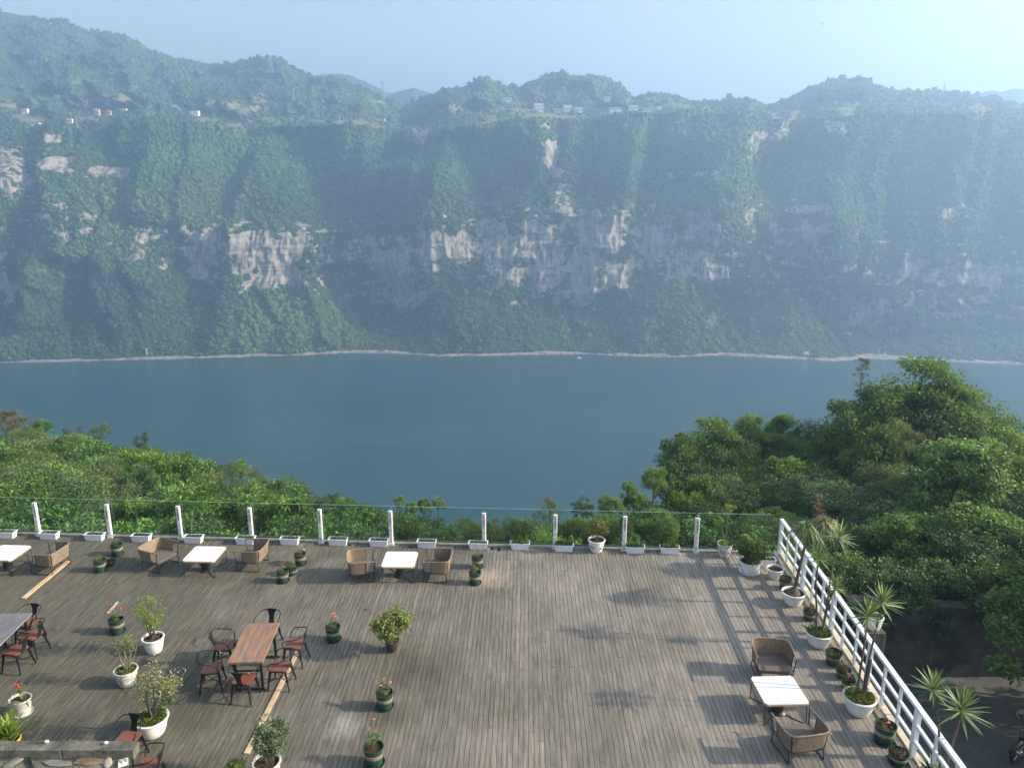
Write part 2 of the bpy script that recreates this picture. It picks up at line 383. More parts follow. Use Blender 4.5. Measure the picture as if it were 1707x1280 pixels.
c = m.mix(m.attr('field'), veg, fcol); c = m.mix(mask, c, rc)
m.set(c, .9, 0, .15); m.bump(m.noise(vr, .8, 7, .75), 1.0, 2.2)
tag(link('hills', mfar, m.m), 'steep green hills with pale limestone cliffs rising beyond the river', None, None, 'structure')
# projected positions for finding places on the slope
TP = np.stack([X, Y2, Z2], -1); TPX, TPY = proj(TP)
def on_slope(px, py, smin=0.0):
    e = (TPX-px)**2+(TPY-py)**2+np.where(S < smin, 1e6, 0); i = np.unravel_index(np.argmin(e), e.shape)
    return TP[i]
# --- forest canopy: crowns of the far-off wood, one mass
def ico(sub=1):
    t = (1+5**.5)/2
    V = np.array([(-1, t, 0), (1, t, 0), (-1, -t, 0), (1, -t, 0), (0, -1, t), (0, 1, t), (0, -1, -t), (0, 1, -t), (t, 0, -1), (t, 0, 1), (-t, 0, -1), (-t, 0, 1)], float)
    V /= np.linalg.norm(V[0]); F = [(0, 11, 5), (0, 5, 1), (0, 1, 7), (0, 7, 10), (0, 10, 11), (1, 5, 9), (5, 11, 4), (11, 10, 2), (10, 7, 6), (7, 1, 8), (3, 9, 4), (3, 4, 2), (3, 2, 6), (3, 6, 8), (3, 8, 9), (4, 9, 5), (2, 4, 11), (6, 2, 10), (8, 6, 7), (9, 8, 1)]
    V = list(V)
    for _ in range(sub-1):
        mid = {}; G = []
        def md(a, b):
            k = (min(a, b), max(a, b))
            if k not in mid:
                p = V[a]+V[b]; V.append(p/np.linalg.norm(p)); mid[k] = len(V)-1
            return mid[k]
        for a, b, c_ in F:
            x, y, z = md(a, b), md(b, c_), md(c_, a); G += [(a, x, z), (b, y, x), (c_, z, y), (x, y, z)]
        F = G
    return np.array(V), np.array(F)
rng = np.random.default_rng(7)
bw = np.where((S > .99) & (rock < .36) & (PX > -330) & (PX < 2030), 1.0, 0.0)*(1-.92*field)
dens = bw*np.interp(S, [1, 2, 3, 4, 4.2, 5, 6], [1.0, .9, .75, .8, .9, 1.1, .8])*np.where(fbm(PX/26, PY/20, 95, 3) > .36, 1, .45)
# area in pixels per cell
dpx = np.gradient(TPX, axis=1); dpy = np.abs(np.gradient(TPY, axis=0)); dens = dens*np.clip(dpx*dpy, 0, 4)
NF = 105000
idx = rng.choice(dens.size, NF, p=(dens/dens.sum()).ravel()); P = TP.reshape(-1, 3)[idx]
rad0 = np.where(rng.random(NF) < .07, 1.4, 1.0)
# bigger crowns where farther, always some large ones
rad = (.85+1.7*rng.random(NF)**3.2)*(.75+.6*fbm(P[:, 0]/45, P[:, 2]/35, 196, 2))*rad0*(P[:, 1]/720)**.75
V0, F0 = ico(1); nv = len(V0)
VV = np.empty((NF, nv, 3), np.float32)
ncl = 10; var = [V0*(1+.75*(rng.random((nv, 1))-.5)) for _ in range(ncl)]
vi = rng.integers(0, ncl, NF); th = rng.random(NF)*6.283; c_, s_ = np.cos(th), np.sin(th)
VA = np.array(var)[vi]
xr_ = VA[:, :, 0]*c_[:, None]-VA[:, :, 1]*s_[:, None]; yr_ = VA[:, :, 0]*s_[:, None]+VA[:, :, 1]*c_[:, None]
sq = .75+.45*rng.random(NF)
VV[:, :, 0] = P[:, 0, None]+(rng.random(NF)-.5)[:, None]*2+xr_*rad[:, None]; VV[:, :, 1] = P[:, 1, None]-.15*rad[:, None]+yr_*rad[:, None]
VV[:, :, 2] = P[:, 2, None]+(.15*rad)[:, None]+VA[:, :, 2]*(rad*sq)[:, None]
FF = (F0[None]+(np.arange(NF)*nv)[:, None, None]).reshape(-1, 3)
tone = np.repeat(np.clip(.48+.24*rng.standard_normal(NF)+.5*(fbm(P[:, 0]/28, P[:, 2]/22, 96, 3)-.5)+1.1*(fbm(P[:, 0]/90, P[:, 2]/60, 97, 2)-.5), 0, 1), len(F0))
mw = raw_mesh('far_woods', VV.reshape(-1, 3), FF, True, {'tone': ('FACE', tone)})
m = NT('far_canopy'); v = m.pos()
c = m.ramp(m.attr('tone'), [(0, (.028, .062, .022)), (.5, (.058, .118, .040)), (1, (.150, .215, .065))])
c = m.mix(m.math('MULTIPLY', m.noise(v, 1.3, 3), .5), c, (.03, .05, .02)); m.set(c, .8, 0, .2); m.bump(m.noise(v, 1.1, 4, .75), 1.0, 1.2)
tag(link('woods', mw, m.m), 'dense green woodland covering the slopes across the river', None, None, 'stuff')
# --- farther hazy hills behind the ridge
FAR2 = [(-900, 60), (400, 132), (500, 128), (560, 123), (585, 126), (620, 143), (650, 156), (690, 147), (712, 154), (760, 166), (1000, 176), (1150, 180), (1260, 186), (1560, 166), (1610, 160), (1650, 151), (1670, 153), (1690, 149), (1707, 151), (1760, 148), (1900, 140), (2600, 150)]
cx2 = np.linspace(-800, 2500, 700); top = interp(FAR2, cx2)+(fbm(cx2/7, cx2*0, 97, 3)-.5)*4
Vs = []
for k, (dd, f) in enumerate([(1500, 0), (1600, .55), (1700, .8), (1800, 1), (2050, .5)]):
    d = (FOC*cp+(640-top)*sp); t = 1800/d; zt = CAMZ+(-FOC*sp+(640-top)*cp)*t
    yy = np.full_like(cx2, dd)+(fbm(cx2/60, cx2*0+k, 98, 3)-.5)*120*(k not in (3,)); xs = (cx2-853.5)*t
    Vs.append(np.stack([xs, yy, -60*(1-f)+(zt)*f], -1))
m2 = raw_mesh('distant_hills', np.array(Vs).reshape(-1, 3), grid_faces(5, 700), True)
tag(link('hills', m2, worn('distant_green', (.03, .06, .025), (.06, .09, .035), .02, .95, 0, 0, .1, False)), 'pale blue wooded ridge showing in the gap behind the near hills', None, None, 'structure')
# --- river
mw_ = NT('river_water'); v = mw_.pos((1, 1, 1)); mw_.set(mw_.ramp(mw_.noise(mw_.pos((.004, .012, 1)), 1, 3), [(.35, (.014, .058, .066)), (.65, (.020, .072, .076))]), .16, 0, .5)
mw_.b.inputs['IOR'].default_value = 1.33; mw_.l(mw_.ramp(mw_.noise(mw_.pos((.005, .02, 1)), 1, 4, .6), [(.35, (.07, .07, .07)), (.65, (.22, .22, .22))]), mw_.b.inputs['Roughness'])
mw_.bump(mw_.math('ADD', mw_.noise(mw_.pos((.5, 1.1, 1)), .55, 4, .6), mw_.math('MULTIPLY', mw_.noise(v, .03, 3), 1.5)), .5, .35)
b = MB(); b.add([(-2600, -400, WATER), (2600, -400, WATER), (2600, 900, WATER), (-2600, 900, WATER)], [(0, 1, 2, 3)])
tag(b.build('river', mw_.m), 'wide calm blue-green river filling the gorge', None, None, 'structure')
# ================================================================ our side: slope, yard, retaining wall
EDG = [(-2, 90), (-.75, 74), (-.66, 68), (-.5, 57), (-.35, 47), (-.2, 38), (-.05, 30), (.06, 28), (.15, 31), (.3, 40), (.5, 48), (.8, 60), (2, 70)]
DEP = [(-2, 16), (-.75, 17.2), (-.66, 17.4), (-.5, 18.6), (-.35, 20.8), (-.2, 22.6), (-.05, 24.3), (.06, 24.2), (.15, 22.8), (.3, 21), (.5, 20), (.8, 20), (2, 20)]
def gz(x, y):
    x = np.asarray(x, float); y = np.asarray(y, float); yy = np.maximum(y, 12); a = x/yy
    ye = interp(EDG, a); ze = CAMZ-ye*np.tan(np.radians(interp(DEP, a)))-5.0
    z0 = np.where(x > 8, -3.2, -5.6)
    t = np.clip((yy-23)/(ye-23), 0, 1.0); z = z0*(1-t)+ze*t
    z = z-np.clip(yy-ye, 0, 500)*.80
    z = z+(fbm(x/9, y/9, 201, 3)-.5)*2.2*sstep(19, 30, yy)
    yard = (x > 6.5) & (y < 19.85)
    z = np.where(y < 19.85, -4.0, z)
    return np.maximum(z, WATER-3)
gx = np.concatenate([np.linspace(-420, -75, 24), np.linspace(-70, 60, 176), np.linspace(66, 400, 24)])
gy = np.concatenate([np.linspace(-60, 10, 8), np.linspace(12, 19.7, 6), [19.84, 19.86], np.linspace(20.4, 80, 100), np.linspace(84, 360, 60)])
GX, GY = np.meshgrid(gx, gy)
mg = raw_mesh('near_ground', np.stack([GX, GY, gz(GX, GY)], -1).reshape(-1, 3), grid_faces(len(gy), len(gx)), True)
m = NT('near_earth'); v = m.pos()
m.set(m.ramp(m.noise(v, .7, 6, .65), [(.3, (.020, .034, .014)), (.55, (.036, .055, .020)), (.75, (.070, .072, .038))]), .95, 0, .1); m.bump(m.noise(v, 3, 5), .6, .1)
tag(link('ground', mg, m.m), 'dark overgrown slope dropping from the terrace to the river', None, None, 'structure')
m = NT('yard_concrete'); v = m.pos()
m.set(m.ramp(m.noise(v, .8, 7, .7), [(.3, (.06, .065, .062)), (.6, (.12, .123, .115)), (.8, (.19, .185, .165))]), .85, 0, .3); m.bump(m.noise(v, 9, 4), .3, .01)
b = MB(); b.add([(7.6, -20, -3.985), (60, -20, -3.985), (60, 19.8, -3.985), (7.6, 19.8, -3.985)], [(0, 1, 2, 3)])
b.box((18.5, 17.0, -3.93), (9.0, .14, .11)); tag(b.build('yard_pavement', m.m), 'worn grey concrete yard below the terrace', None, None, 'structure')
# retaining wall (a slab of cast panels with a rough capping)
WM = worn('wall_concrete', (.030, .032, .028), (.12, .118, .105), 1.6, .9, 0, .5, .2, False, (.3, .75), .02)
b = MB(); x = 8.3
for i in range(9):
    wd = 1.35; top = -1.75+.12*math.sin(i*1.3)+(.0 if i < 6 else -.15*(i-5))
    b.box((x+wd/2, 19.95-.006*(i % 2), (-4.0+top)/2), (wd-.012, .30, top+4.0), tone=random.random()); x += wd
rw = b.build('retaining_wall', WM); tag(rw, 'dark stained concrete retaining wall at the back of the lower yard', 'wall')
b = MB(); random.seed(4); x = 8.3
while x < 17.6:
    l = random.uniform(.25, .5); zt = -1.68+.1*math.sin((x-8.3)/1.35*1.3)
    b.box((x+l/2, 19.93+random.uniform(-.03, .03), zt-(.0 if x < 16.4 else .2)), (l-.02, .42, random.uniform(.14, .22)), rz=random.uniform(-.08, .08), bev=.04); x += l
b.build('rubble_capping', worn('cap_stone', (.035, .037, .032), (.09, .09, .08), 5, .95, 0, .5), rw)
# ================================================================ the deck
def fit_line(a, b_):
    (x0, y0, _), (x1, y1, _) = at(*a), at(*b_); s = (y1-y0)/(x1-x0); return lambda x: y0+(x-x0)*s
front = fit_line((65, 893), (1162, 921))
rx0, ry0, _ = at(1296, 931); rx1, ry1, _ = at(1512, 1268)
def right(y): return rx0+(y-ry0)*(rx1-rx0)/(ry1-ry0)
BD = .0185
random.seed(11); V = []; F = []; T = []; n = 0
def brick(x0, x1, y0, y1, z0, z1, dx, tilt, tn):
    global n
    c = [(x0+dx*(y0-15), y0), (x1+dx*(y0-15), y0), (x1+dx*(y1-15), y1), (x0+dx*(y1-15), y1)]
    for z, k in ((z0, 0), (z1, 1)):
        for j, (a, d) in enumerate(c): V.append((a, d, z+(tilt if (k and j in (1, 2)) else 0)))
    F.extend([(n+4, n+5, n+6, n+7), (n, n+1, n+5, n+4), (n+1, n+2, n+6, n+5), (n+2, n+3, n+7, n+6), (n+3, n, n+4, n+7)]); n += 8; T.extend([tn]*5)
x = -21.0; bw_ = .098
while x < 8.2:
    yend = front(x)+.02; y = 4.5+random.uniform(-2, 0)
    while y < yend:
        L = random.choice((1.9, 2.4, 2.9, 3.6, 3.6)); y1 = min(y+L, yend)
        xr_ = x+bw_+BD*((y+y1)/2-15)
        if y1-y > .25 and xr_ < right((y+y1)/2)+.06:
            brick(x+.0038, x+bw_-.0038, y+.003, y1-.003, -.035, random.gauss(0, .0016)+(.006 if random.random() < .015 else 0), BD, random.gauss(0, .0009), random.random())
        y = y1
    x += bw_
md = raw_mesh('deck', V, F, False, {'tone': ('FACE', T)})
m = NT('weathered_decking'); v = m.pos((26, 1.6, 1)); tn = m.attr('tone')
grain = m.noise(v, 1, 7, .7); big = m.noise(m.pos((.22, .16, 1)), 1, 4, .6); pat = m.noise(m.pos((1.7, 1.1, 1)), 1, 5, .65)
sepx = m.n('ShaderNodeSeparateXYZ'); m.l(m.pos(), sepx.inputs[0])
light = m.ramp(grain, [(.25, (.120, .104, .088)), (.5, (.238, .212, .182)), (.72, (.36, .33, .29))])
dark = m.ramp(grain, [(.25, (.042, .039, .028)), (.5, (.100, .091, .068)), (.75, (.185, .170, .132))])
side = m.math('MULTIPLY_ADD', sepx.outputs[0], .075, .50)                       # algae-stained towards the left half
mk = m.math('ADD', side, m.math('MULTIPLY', m.math('SUBTRACT', big, .5), 2.3)); mk = m.math('ADD', mk, m.math('MULTIPLY', m.math('SUBTRACT', pat, .5), .9), clamp=True)
c = m.mix(mk, dark, light)
c = m.mix(1.0, c, m.ramp(tn, [(0, (.90, .90, .91)), (.5, (1, 1, 1)), (.9, (1.05, 1.05, 1.04)), (1, (1.18, 1.17, 1.14))]), 'MULTIPLY')
spots = m.noise(m.pos((2.1, 1.3, 1)), 2.2, 5, .75); c = m.mix(m.ramp(spots, [(.66, (0, 0, 0)), (.78, (.45, .45, .45))]), c, (.42, .40, .36))
c = m.mix(m.ramp(m.noise(m.pos((5, 3, 1)), 1.7, 3), [(.20, (.7, .7, .7)), (.30, (0, 0, 0))]), c, (.03, .028, .022))
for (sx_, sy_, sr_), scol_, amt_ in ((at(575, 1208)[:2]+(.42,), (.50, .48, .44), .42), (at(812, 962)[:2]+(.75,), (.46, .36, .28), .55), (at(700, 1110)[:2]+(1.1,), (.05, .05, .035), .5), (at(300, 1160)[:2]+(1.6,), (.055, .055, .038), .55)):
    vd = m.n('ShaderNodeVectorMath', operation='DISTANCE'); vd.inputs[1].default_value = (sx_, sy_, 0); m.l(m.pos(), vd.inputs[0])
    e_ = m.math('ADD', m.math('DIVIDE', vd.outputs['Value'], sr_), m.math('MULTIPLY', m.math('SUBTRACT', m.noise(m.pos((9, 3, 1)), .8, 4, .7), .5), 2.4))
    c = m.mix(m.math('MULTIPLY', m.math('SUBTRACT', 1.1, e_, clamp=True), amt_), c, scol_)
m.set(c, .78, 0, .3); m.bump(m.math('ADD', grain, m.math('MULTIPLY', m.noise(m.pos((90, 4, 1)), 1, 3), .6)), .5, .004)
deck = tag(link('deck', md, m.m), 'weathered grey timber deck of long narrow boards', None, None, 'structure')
b = MB(); yl, yr_ = front(-21), front(8.0)
b.add([(-21, 4.0, -.30), (7.25, 4.0, -.30), (7.3, yr_-.02, -.30), (-21, yl-.02, -.30), (-21, 4.0, -.045), (7.25, 4.0, -.045), (7.3, yr_-.02, -.045), (-21, yl-.02, -.045)], [(4, 5, 6, 7), (3, 2, 1, 0), (0, 1, 5, 4), (1, 2, 6, 5), (2, 3, 7, 6)])
tag(b.build('terrace_slab', worn('slab_conc', (.03, .03, .027), (.06, .058, .05), 2, .9)), 'dark concrete slab under the decking', None, None, 'structure')
b = MB(); b.add([(-21, 4.1, -4.5), (7.15, 4.1, -4.5), (7.2, yr_-.3, -6.5), (-21, yl-.3, -8.5), (-21, 4.1, -.31), (7.15, 4.1, -.31), (7.2, yr_-.3, -.31), (-21, yl-.3, -.31)], [(3, 2, 1, 0), (0, 1, 5, 4), (1, 2, 6, 5), (2, 3, 7, 6), (3, 0, 4, 7)])
tag(b.build('terrace_base_wall', WM), 'stained concrete base wall carrying the terrace', None, None, 'structure')
# pale stone gutter along the front and beige timber kerb beside the white railing
a0 = math.atan((front(7)-front(-20))/27)
b = MB(); L = 28.6
for i in range(24):
    xx0 = -21+i*1.18; xm = xx0+.59; b.box((xm, front(xm)+.10, .005), (1.17, .15, .07), rz=a0, bev=.008)
tag(b.build('front_kerb', worn('kerb_grey', (.16, .15, .13), (.27, .25, .22), 4, .85, 0, .3)), 'grey concrete kerb at the front edge of the deck', 'kerb')
b = MB(); ar = math.atan2(rx0-rx1, ry0-ry1)
for i in range(9):
    ym = ry0-.9-i*1.75+.4
    b.box((right(ym)+.16, ym, .035), (.13, 1.735, .13), rz=-ar, bev=.01); b.box((right(ym)+.03, ym, .012), (.10, 1.735, .07), rz=-ar, bev=.008)
tag(b.build('timber_kerb', worn('kerb_cream', (.40, .33, .22), (.62, .55, .42), 3, .7, 0, .2)), 'cream painted timber kerb along the foot of the white railing', 'kerb')
# loose battens lying on the deck
BW = worn('raw_batten', (.42, .29, .16), (.60, .45, .28), 3, .7, 0, .2)
def batten(p, q, wd, label, mat=BW, name='batten'):
    p = np.array(at(*p)); q = np.array(at(*q)); c = (p+q)/2; L = np.linalg.norm(q-p); an = math.atan2(*(q-p)[:2][::-1])
    b = MB(); b.box((0, 0, .016), (L, wd, .022), bev=.004); b.box((L*.1, wd*.25, .029), (L*.75, .005, .003))
    return tag(b.build(name, mat, None, False, tuple(c), an), label, 'batten')
batten((411, 1257), (497, 1084), .10, 'long pale timber batten on the deck under the right-hand chairs of the brown table')
batten((39, 998), (114, 936), .12, 'pale timber batten on the deck beside the rattan chair near the far left white table')
batten((179, 1023), (196, 1004), .06, 'short grey timber offcut lying just above the red-flowered green tub', worn('grey_batten', (.30, .28, .22), (.40, .38, .3), 4, .8))
# ================================================================ glass balustrade
PW = worn('post_white', (.38, .37, .33), (.76, .76, .74), 9, .5, 0, .1, .4, True, (.3, .6))
gb = empty('glass_balustrade', (0, 0, 0), 0, 'clear glass balustrade on short white posts along the front of the deck', 'balustrade')
post_px = [(-54, 890), (65, 893), (183, 897), (301, 900), (419, 903.5), (535, 906), (652, 909), (807, 912.5), (925, 915), (1040, 918), (1160, 921.5)]
PX_ = []
for i, (a, c) in enumerate(post_px):
    x, y, _ = at(a, c); PX_.append(x); y = front(x)+.02
    b = MB(); b.box((0, 0, .51), (.115, .085, 1.02), bev=.015); b.box((0, 0, 1.03), (.122, .092, .025), bev=.02); b.box((0, 0, .03), (.17, .13, .06), bev=.01)
    p = b.build('post', PW, gb, False, (x, y, 0), a0)
    if 1 <= i:
        e = MB(); e.lathe([(0, 0), (.026, 0), (.026, .004), (0, .004)], 12); ob = e.build('emblem', worn('emblem_red', (.30, .06, .03), (.45, .13, .05), 9, .6, 0, 0), p, False, (0, -.046, .94)); ob.rotation_euler = (R(90), 0, 0)
        e = MB(); rr = random.Random(31)                    # a column of small brush-written characters
        for k in range(6):
            zc = .86-k*.046
            for (x0, z0, x1, z1) in rr.sample([(-.018, .018, .018, .020), (-.020, .004, .020, .004), (-.018, -.012, .018, -.011), (0, .024, 0, -.022), (-.012, .012, -.018, -.020), (.010, .012, .018, -.020), (-.004, .006, .014, -.016), (-.014, .022, -.014, -.006), (.013, .020, .013, -.014)], 6):
                e.bar((x0, -.0455, zc+z0), (x1, -.0455, zc+z1), .0045, .003, up=(0, 1, 0))
        e.build('writing', worn('ink_dark', (.03, .03, .035), (.05, .05, .05), 5, .7, 0, 0), p)
PX_.append(at(1290, 925)[0])
m = NT('clear_glass'); tr = m.n('ShaderNodeBsdfTransparent'); tr.inputs[0].default_value = (.86, .94, .91, 1); gl = m.n('ShaderNodeBsdfGlossy'); gl.inputs['Roughness'].default_value = .02
fr = m.n('ShaderNodeFresnel'); fr.inputs[0].default_value = 1.5; mx = m.n('ShaderNodeMixShader'); gm = m.n('ShaderNodeNewGeometry'); m.l(m.math('MULTIPLY', fr.outputs[0], m.math('SUBTRACT', 1.0, gm.outputs['Backfacing'])), mx.inputs[0]); m.l(tr.outputs[0], mx.inputs[1]); m.l(gl.outputs[0], mx.inputs[2]); m.l(mx.outputs[0], m.out.inputs[0]); GLASS = m.m
GE = worn('glass_edge', (.26, .40, .35), (.34, .5, .44), 3, .25, 0, 0)
for i in range(len(PX_)-1):
    x0, x1 = PX_[i]+.02, PX_[i+1]-.02; xm = (x0+x1)/2; y = front(xm)+.115
    b = MB(); b.box((0, 0, .60), (x1-x0, .010, 1.10)); p = b.build('glass_panel', GLASS, gb, False, (xm, y, 0), a0)
    b = MB(); b.box((0, 0, 1.153), (x1-x0, .0115, .004)); b.box((-(x1-x0)/2-.002, 0, .60), (.004, .0115, 1.10)); b.build('panel_edge', GE, p)
b = MB(); b.box((0, 0, .03), (27.8, .04, .05)); b.build('base_channel', worn('dark_channel', (.04, .045, .04), (.07, .075, .07), 3, .5), gb, False, (-6.6, front(-6.6)+.215, .0), a0)
# ================================================================ white railing on the right
RW = worn('rail_white', (.46, .44, .40), (.76, .77, .77), 5, .4, 0, .08, .5, True, (.24, .40))
ry_list = [19.66, 19.05, 18.39, 17.73, 17.07, 16.41, 15.75, 15.1, 14.43, 13.76, 13.08, 12.42, 11.76, 11.1, 10.44, 9.78, 9.12, 8.46, 7.8, 7.14]
def rxx(y): return right(y)+.20-.10
rl = empty('white_railing', (0, 0, 0), 0, 'white painted metal railing along the right side of the deck', 'railing')
P0 = np.array((rxx(19.72), 19.72)); P1 = np.array((rxx(6.5), 6.5)); up_ = (0, 0, 1)
def rb(name, z, wd, h): 
    b = MB(); b.bar((*P0, z), (*P1, z), wd, h); b.build(name, RW, rl)
rb('top_rail', 1.06, .095, .06); rb('middle_rail', .72, .055, .055); rb('middle_rail', .40, .055, .055)
for i, y in enumerate(ry_list):
    big_ = i % 3 == 0; s_ = .11 if big_ else .062
    b = MB(); b.box((0, 0, .53), (.085 if big_ else .045, s_, 1.0))
    if big_: b.box((0, 0, .06), (.13, .13, .02))
    b.build('post' if big_ else 'baluster', RW, rl, False, (rxx(y)+.002*(i % 3), y, 0), -ar)
# ================================================================ furniture
METAL = worn('gunmetal', (.028, .029, .031), (.055, .055, .057), 9, .38, .75, .05)
BLACK = worn('black_tube', (.018, .018, .019), (.035, .034, .033), 9, .42, .3, .05)
def wood(name, stops, sx=(2.5, 22, 8), rough=.45, streak=None):
    m = NT(name); v = m.pos(sx, obj=True); g = m.noise(v, 1, 6, .65); c = m.ramp(g, stops)
    if streak: c = m.mix(m.ramp(m.noise(m.pos((7, 1.6, 2), obj=True), 1.3, 3, .6), [(.42, (0, 0, 0)), (.62, (.85, .85, .85))]), c, streak)
    m.set(c, rough, 0, .5); m.bump(g, .15, .003); return m.m
SEATW = wood('seat_wood', [(.3, (.13, .045, .028)), (.7, (.24, .085, .05))])
TABW = wood('brown_planks', [(.25, (.13, .065, .035)), (.5, (.30, .15, .075)), (.75, (.46, .25, .13))], (12, 1.2, 8), .42, (.15, .125, .11))
TABG = wood('grey_planks', [(.25, (.085, .082, .08)), (.5, (.16, .155, .15)), (.75, (.27, .255, .24))], (12, 1.2, 8), .45, (.12, .12, .125))
# --- metal cafe armchair with wooden seat; faces +y
def make_cafe_chair():
    t = empty('cafe_armchair', (0, 0, 0), 0, 'x', 'chair')
    b = MB(); b.box((0, 0, .452), (.37, .37, .022), bev=.035); b.build('seat', SEATW, t)
    b = MB(); b.box((0, 0, .428), (.36, .36, .026), bev=.03); b.build('seat_frame', METAL, t)
    for sx in (-1, 1):
        for sy in (-1, 1):
            b = MB(); p = np.array((sx*.155, sy*.155, .425)); q = np.array((sx*.215, sy*(.215 if sy > 0 else .235), 0.0))
            b.bar(p, q, .058, .016, up=(sx, -sy, 0), w2=.026, h2=.016); b.bar(p, q, .016, .052, up=(sx, -sy, 0), w2=.016, h2=.024)
            b.build('leg', METAL, t)
    b = MB(); h = [(-.180, .150, .435), (-.235, .165, .55), (-.268, .10, .665), (-.262, -.06, .70), (-.215, -.205, .735), (-.10, -.262, .760), (0, -.272, .765)]
    P = spline(h+[(-x, y, z) for x, y, z in h[-2::-1]], 5); b.tube(P, .0115, 8); b.build('arm_loop', METAL, t, True)
    b = MB(); n = 9                                                      # flared centre splat of sheet metal
    V = []
    for k in range(n):
        f = k/(n-1); z = .44+f*.32; y = -.178-f*.088-.012*math.sin(f*3.14); hw = .040+.028*(1-f)**2+.085*f**3.2
        V += [(-hw, y, z), (hw, y, z), (hw, y-.006, z), (-hw, y-.006, z)]
    F = [(4*k+j, 4*k+(j+1) % 4, 4*k+4+(j+1) % 4, 4*k+4+j) for k in range(n-1) for j in range(4)]
    b.add(V, F); b.build('back_splat', METAL, t, True)
    b = MB()
    for a, c in (((-.19, -.19), (.19, .19)), ((.19, -.19), (-.19, .19))): b.bar((*a, .20), (*c, .20), .012, .012)
    b.build('cross_brace', METAL, t)
    return t
CH = make_cafe_chair()
def chair(px, py, deg, label, group='metal chairs around the dining tables'):
    x, y, _ = at(px, py, .45); place(CH, USED, (x, y, .001), R(deg), label, group)
# deg: 0 faces away (+y), 180 faces the camera, -90 faces right, 90 faces left
chair(447, 1046, 176, 'metal armchair at the far end of the brown table, its black back rising above it')
chair(374, 1076, -86, 'metal armchair with shaded dark seat, far one on the left side of the brown table')
chair(353, 1113, -80, 'metal armchair with shaded dark seat, near one on the left side of the brown table')
chair(407, 1131, -6, 'metal armchair pushed in at the near end of the brown table, its back towards us')
chair(491, 1073, 84, 'metal armchair with sunlit seat, far one on the right side of the brown table')
chair(467, 1110, 87, 'metal armchair straddling the pale batten, near one on the right side of the brown table')
chair(46, 1037, 170, 'metal armchair at the far corner of the weathered grey table', 'metal chairs around the grey table')
chair(52, 1058, 84, 'metal armchair drawn out on the right side of the grey table, the farther of two', 'metal chairs around the grey table')
chair(26, 1083, 80, 'metal armchair on the right side of the grey table, the nearest of the group', 'metal chairs around the grey table')
chair(212, 1231, 172, 'metal armchair with tall black back half hidden behind the stone parapet', 'metal chairs behind the parapet')
chair(246, 1276, 84, 'metal armchair with looped arm, cut by the photo bottom edge beside the parapet end', 'metal chairs behind the parapet')
# --- dining tables
def dining_table(c, L, Wd, rz, mat, label):
    t = empty('dining_table', c, rz, label, 'table')
    b = MB()
    for i in range(5): b.box((-Wd/2+(i+.5)*Wd/5, 0, .735), (Wd/5-.0015, L-.004*(i % 2), .042), bev=.003, tone=random.random())
    b.build('table_top', mat, t)
    b = MB(); b.box((0, 0, .700), (Wd-.16, L-.2, .024)); b.build('apron', BLACK, t)
    for sy in (-1, 1):
        b = MB(); y = sy*(L/2-.16)
        for sx in (-1, 1): b.bar((sx*(Wd/2-.09), y, .69), (sx*(Wd/2-.09), y, .02), .045, .045)
        b.bar((-(Wd/2-.05), y, .02), (Wd/2-.05, y, .02), .045, .04); b.bar((-(Wd/2-.1), y, .45), (Wd/2-.1, y, .45), .03, .03); b.build('leg_frame', BLACK, t)
    return t
c4 = [np.array(at(*p, .755)) for p in ((411.6, 1039), (466, 1038), (437.5, 1103), (379, 1104))]
cc = sum(c4)/4; d = ((c4[0]+c4[1])-(c4[2]+c4[3]))/2; Lt = np.linalg.norm(d[:2]); wd_ = (np.linalg.norm(c4[1]-c4[0])+np.linalg.norm(c4[2]-c4[3]))/2
print('dining table', Lt, wd_, cc)
dining_table((cc[0], cc[1], 0.001), Lt, wd_, math.atan2(-d[0], d[1]), TABW, 'brown plank dining table on black metal frames with six armchairs')
p1 = np.array(at(54, 1021, .755)); rz = math.atan2(-d[0], d[1]); Lt2 = 1.9
ux = np.array((math.cos(rz), math.sin(rz))); uy = np.array((-math.sin(rz), math.cos(rz))); c2 = p1[:2]-ux*wd_/2-uy*Lt2/2
dining_table((c2[0], c2[1], 0.001), Lt2, wd_, rz, TABG, 'weathered grey plank dining table cut by the left edge of the photo')
# --- low white lounge tables
MARBLE = worn('marble_white', (.78, .77, .73), (.86, .85, .82), 2.5, .28, 0, 0, .5, True, (.3, .55))
EDGE = wood('oak_edge', [(.3, (.36, .24, .14)), (.7, (.50, .36, .22))], (3, 3, 3))
def lounge_table():
    t = empty('lounge_table', (0, 0, 0), 0, 'x', 'table')
    b = MB(); b.box((0, 0, .474), (.85, .85, .016), bev=.05); b.build('table_top', MARBLE, t)
    b = MB(); b.box((0, 0, .450), (.875, .875, .033), bev=.055); b.build('edge_band', EDGE, t)
    b = MB(); b.lathe([(.18, .0), (.17, .02), (.12, .05), (.115, .30), (.16, .43)], 20, cap=False); b.build('pedestal', BLACK, t, True)
    for sx in (-1, 1):
        b = MB(); P = spline([(sx*.40, -.38, .43), (sx*.405, -.40, .05), (sx*.37, -.385, .012), (sx*.10, -.10, .012), (sx*.06, 0, .012), (sx*.10, .10, .012), (sx*.37, .385, .012), (sx*.405, .40, .05), (sx*.40, .38, .43)], 5)
        b.tube(P, .009, 7); b.build('leg', BLACK, t, True)
    return t
LT = lounge_table()
def ltable(px, py, deg, label):
    x, y, _ = at(px, py, .482); place(LT, USED, (x, y, .001), R(deg), label, 'low white lounge tables')
ltable(10, 920.5, -3, 'low white-topped lounge table at the far left edge, beside the batten')
ltable(341, 922.5, -2, 'low white-topped lounge table between the two rattan chairs left of centre')
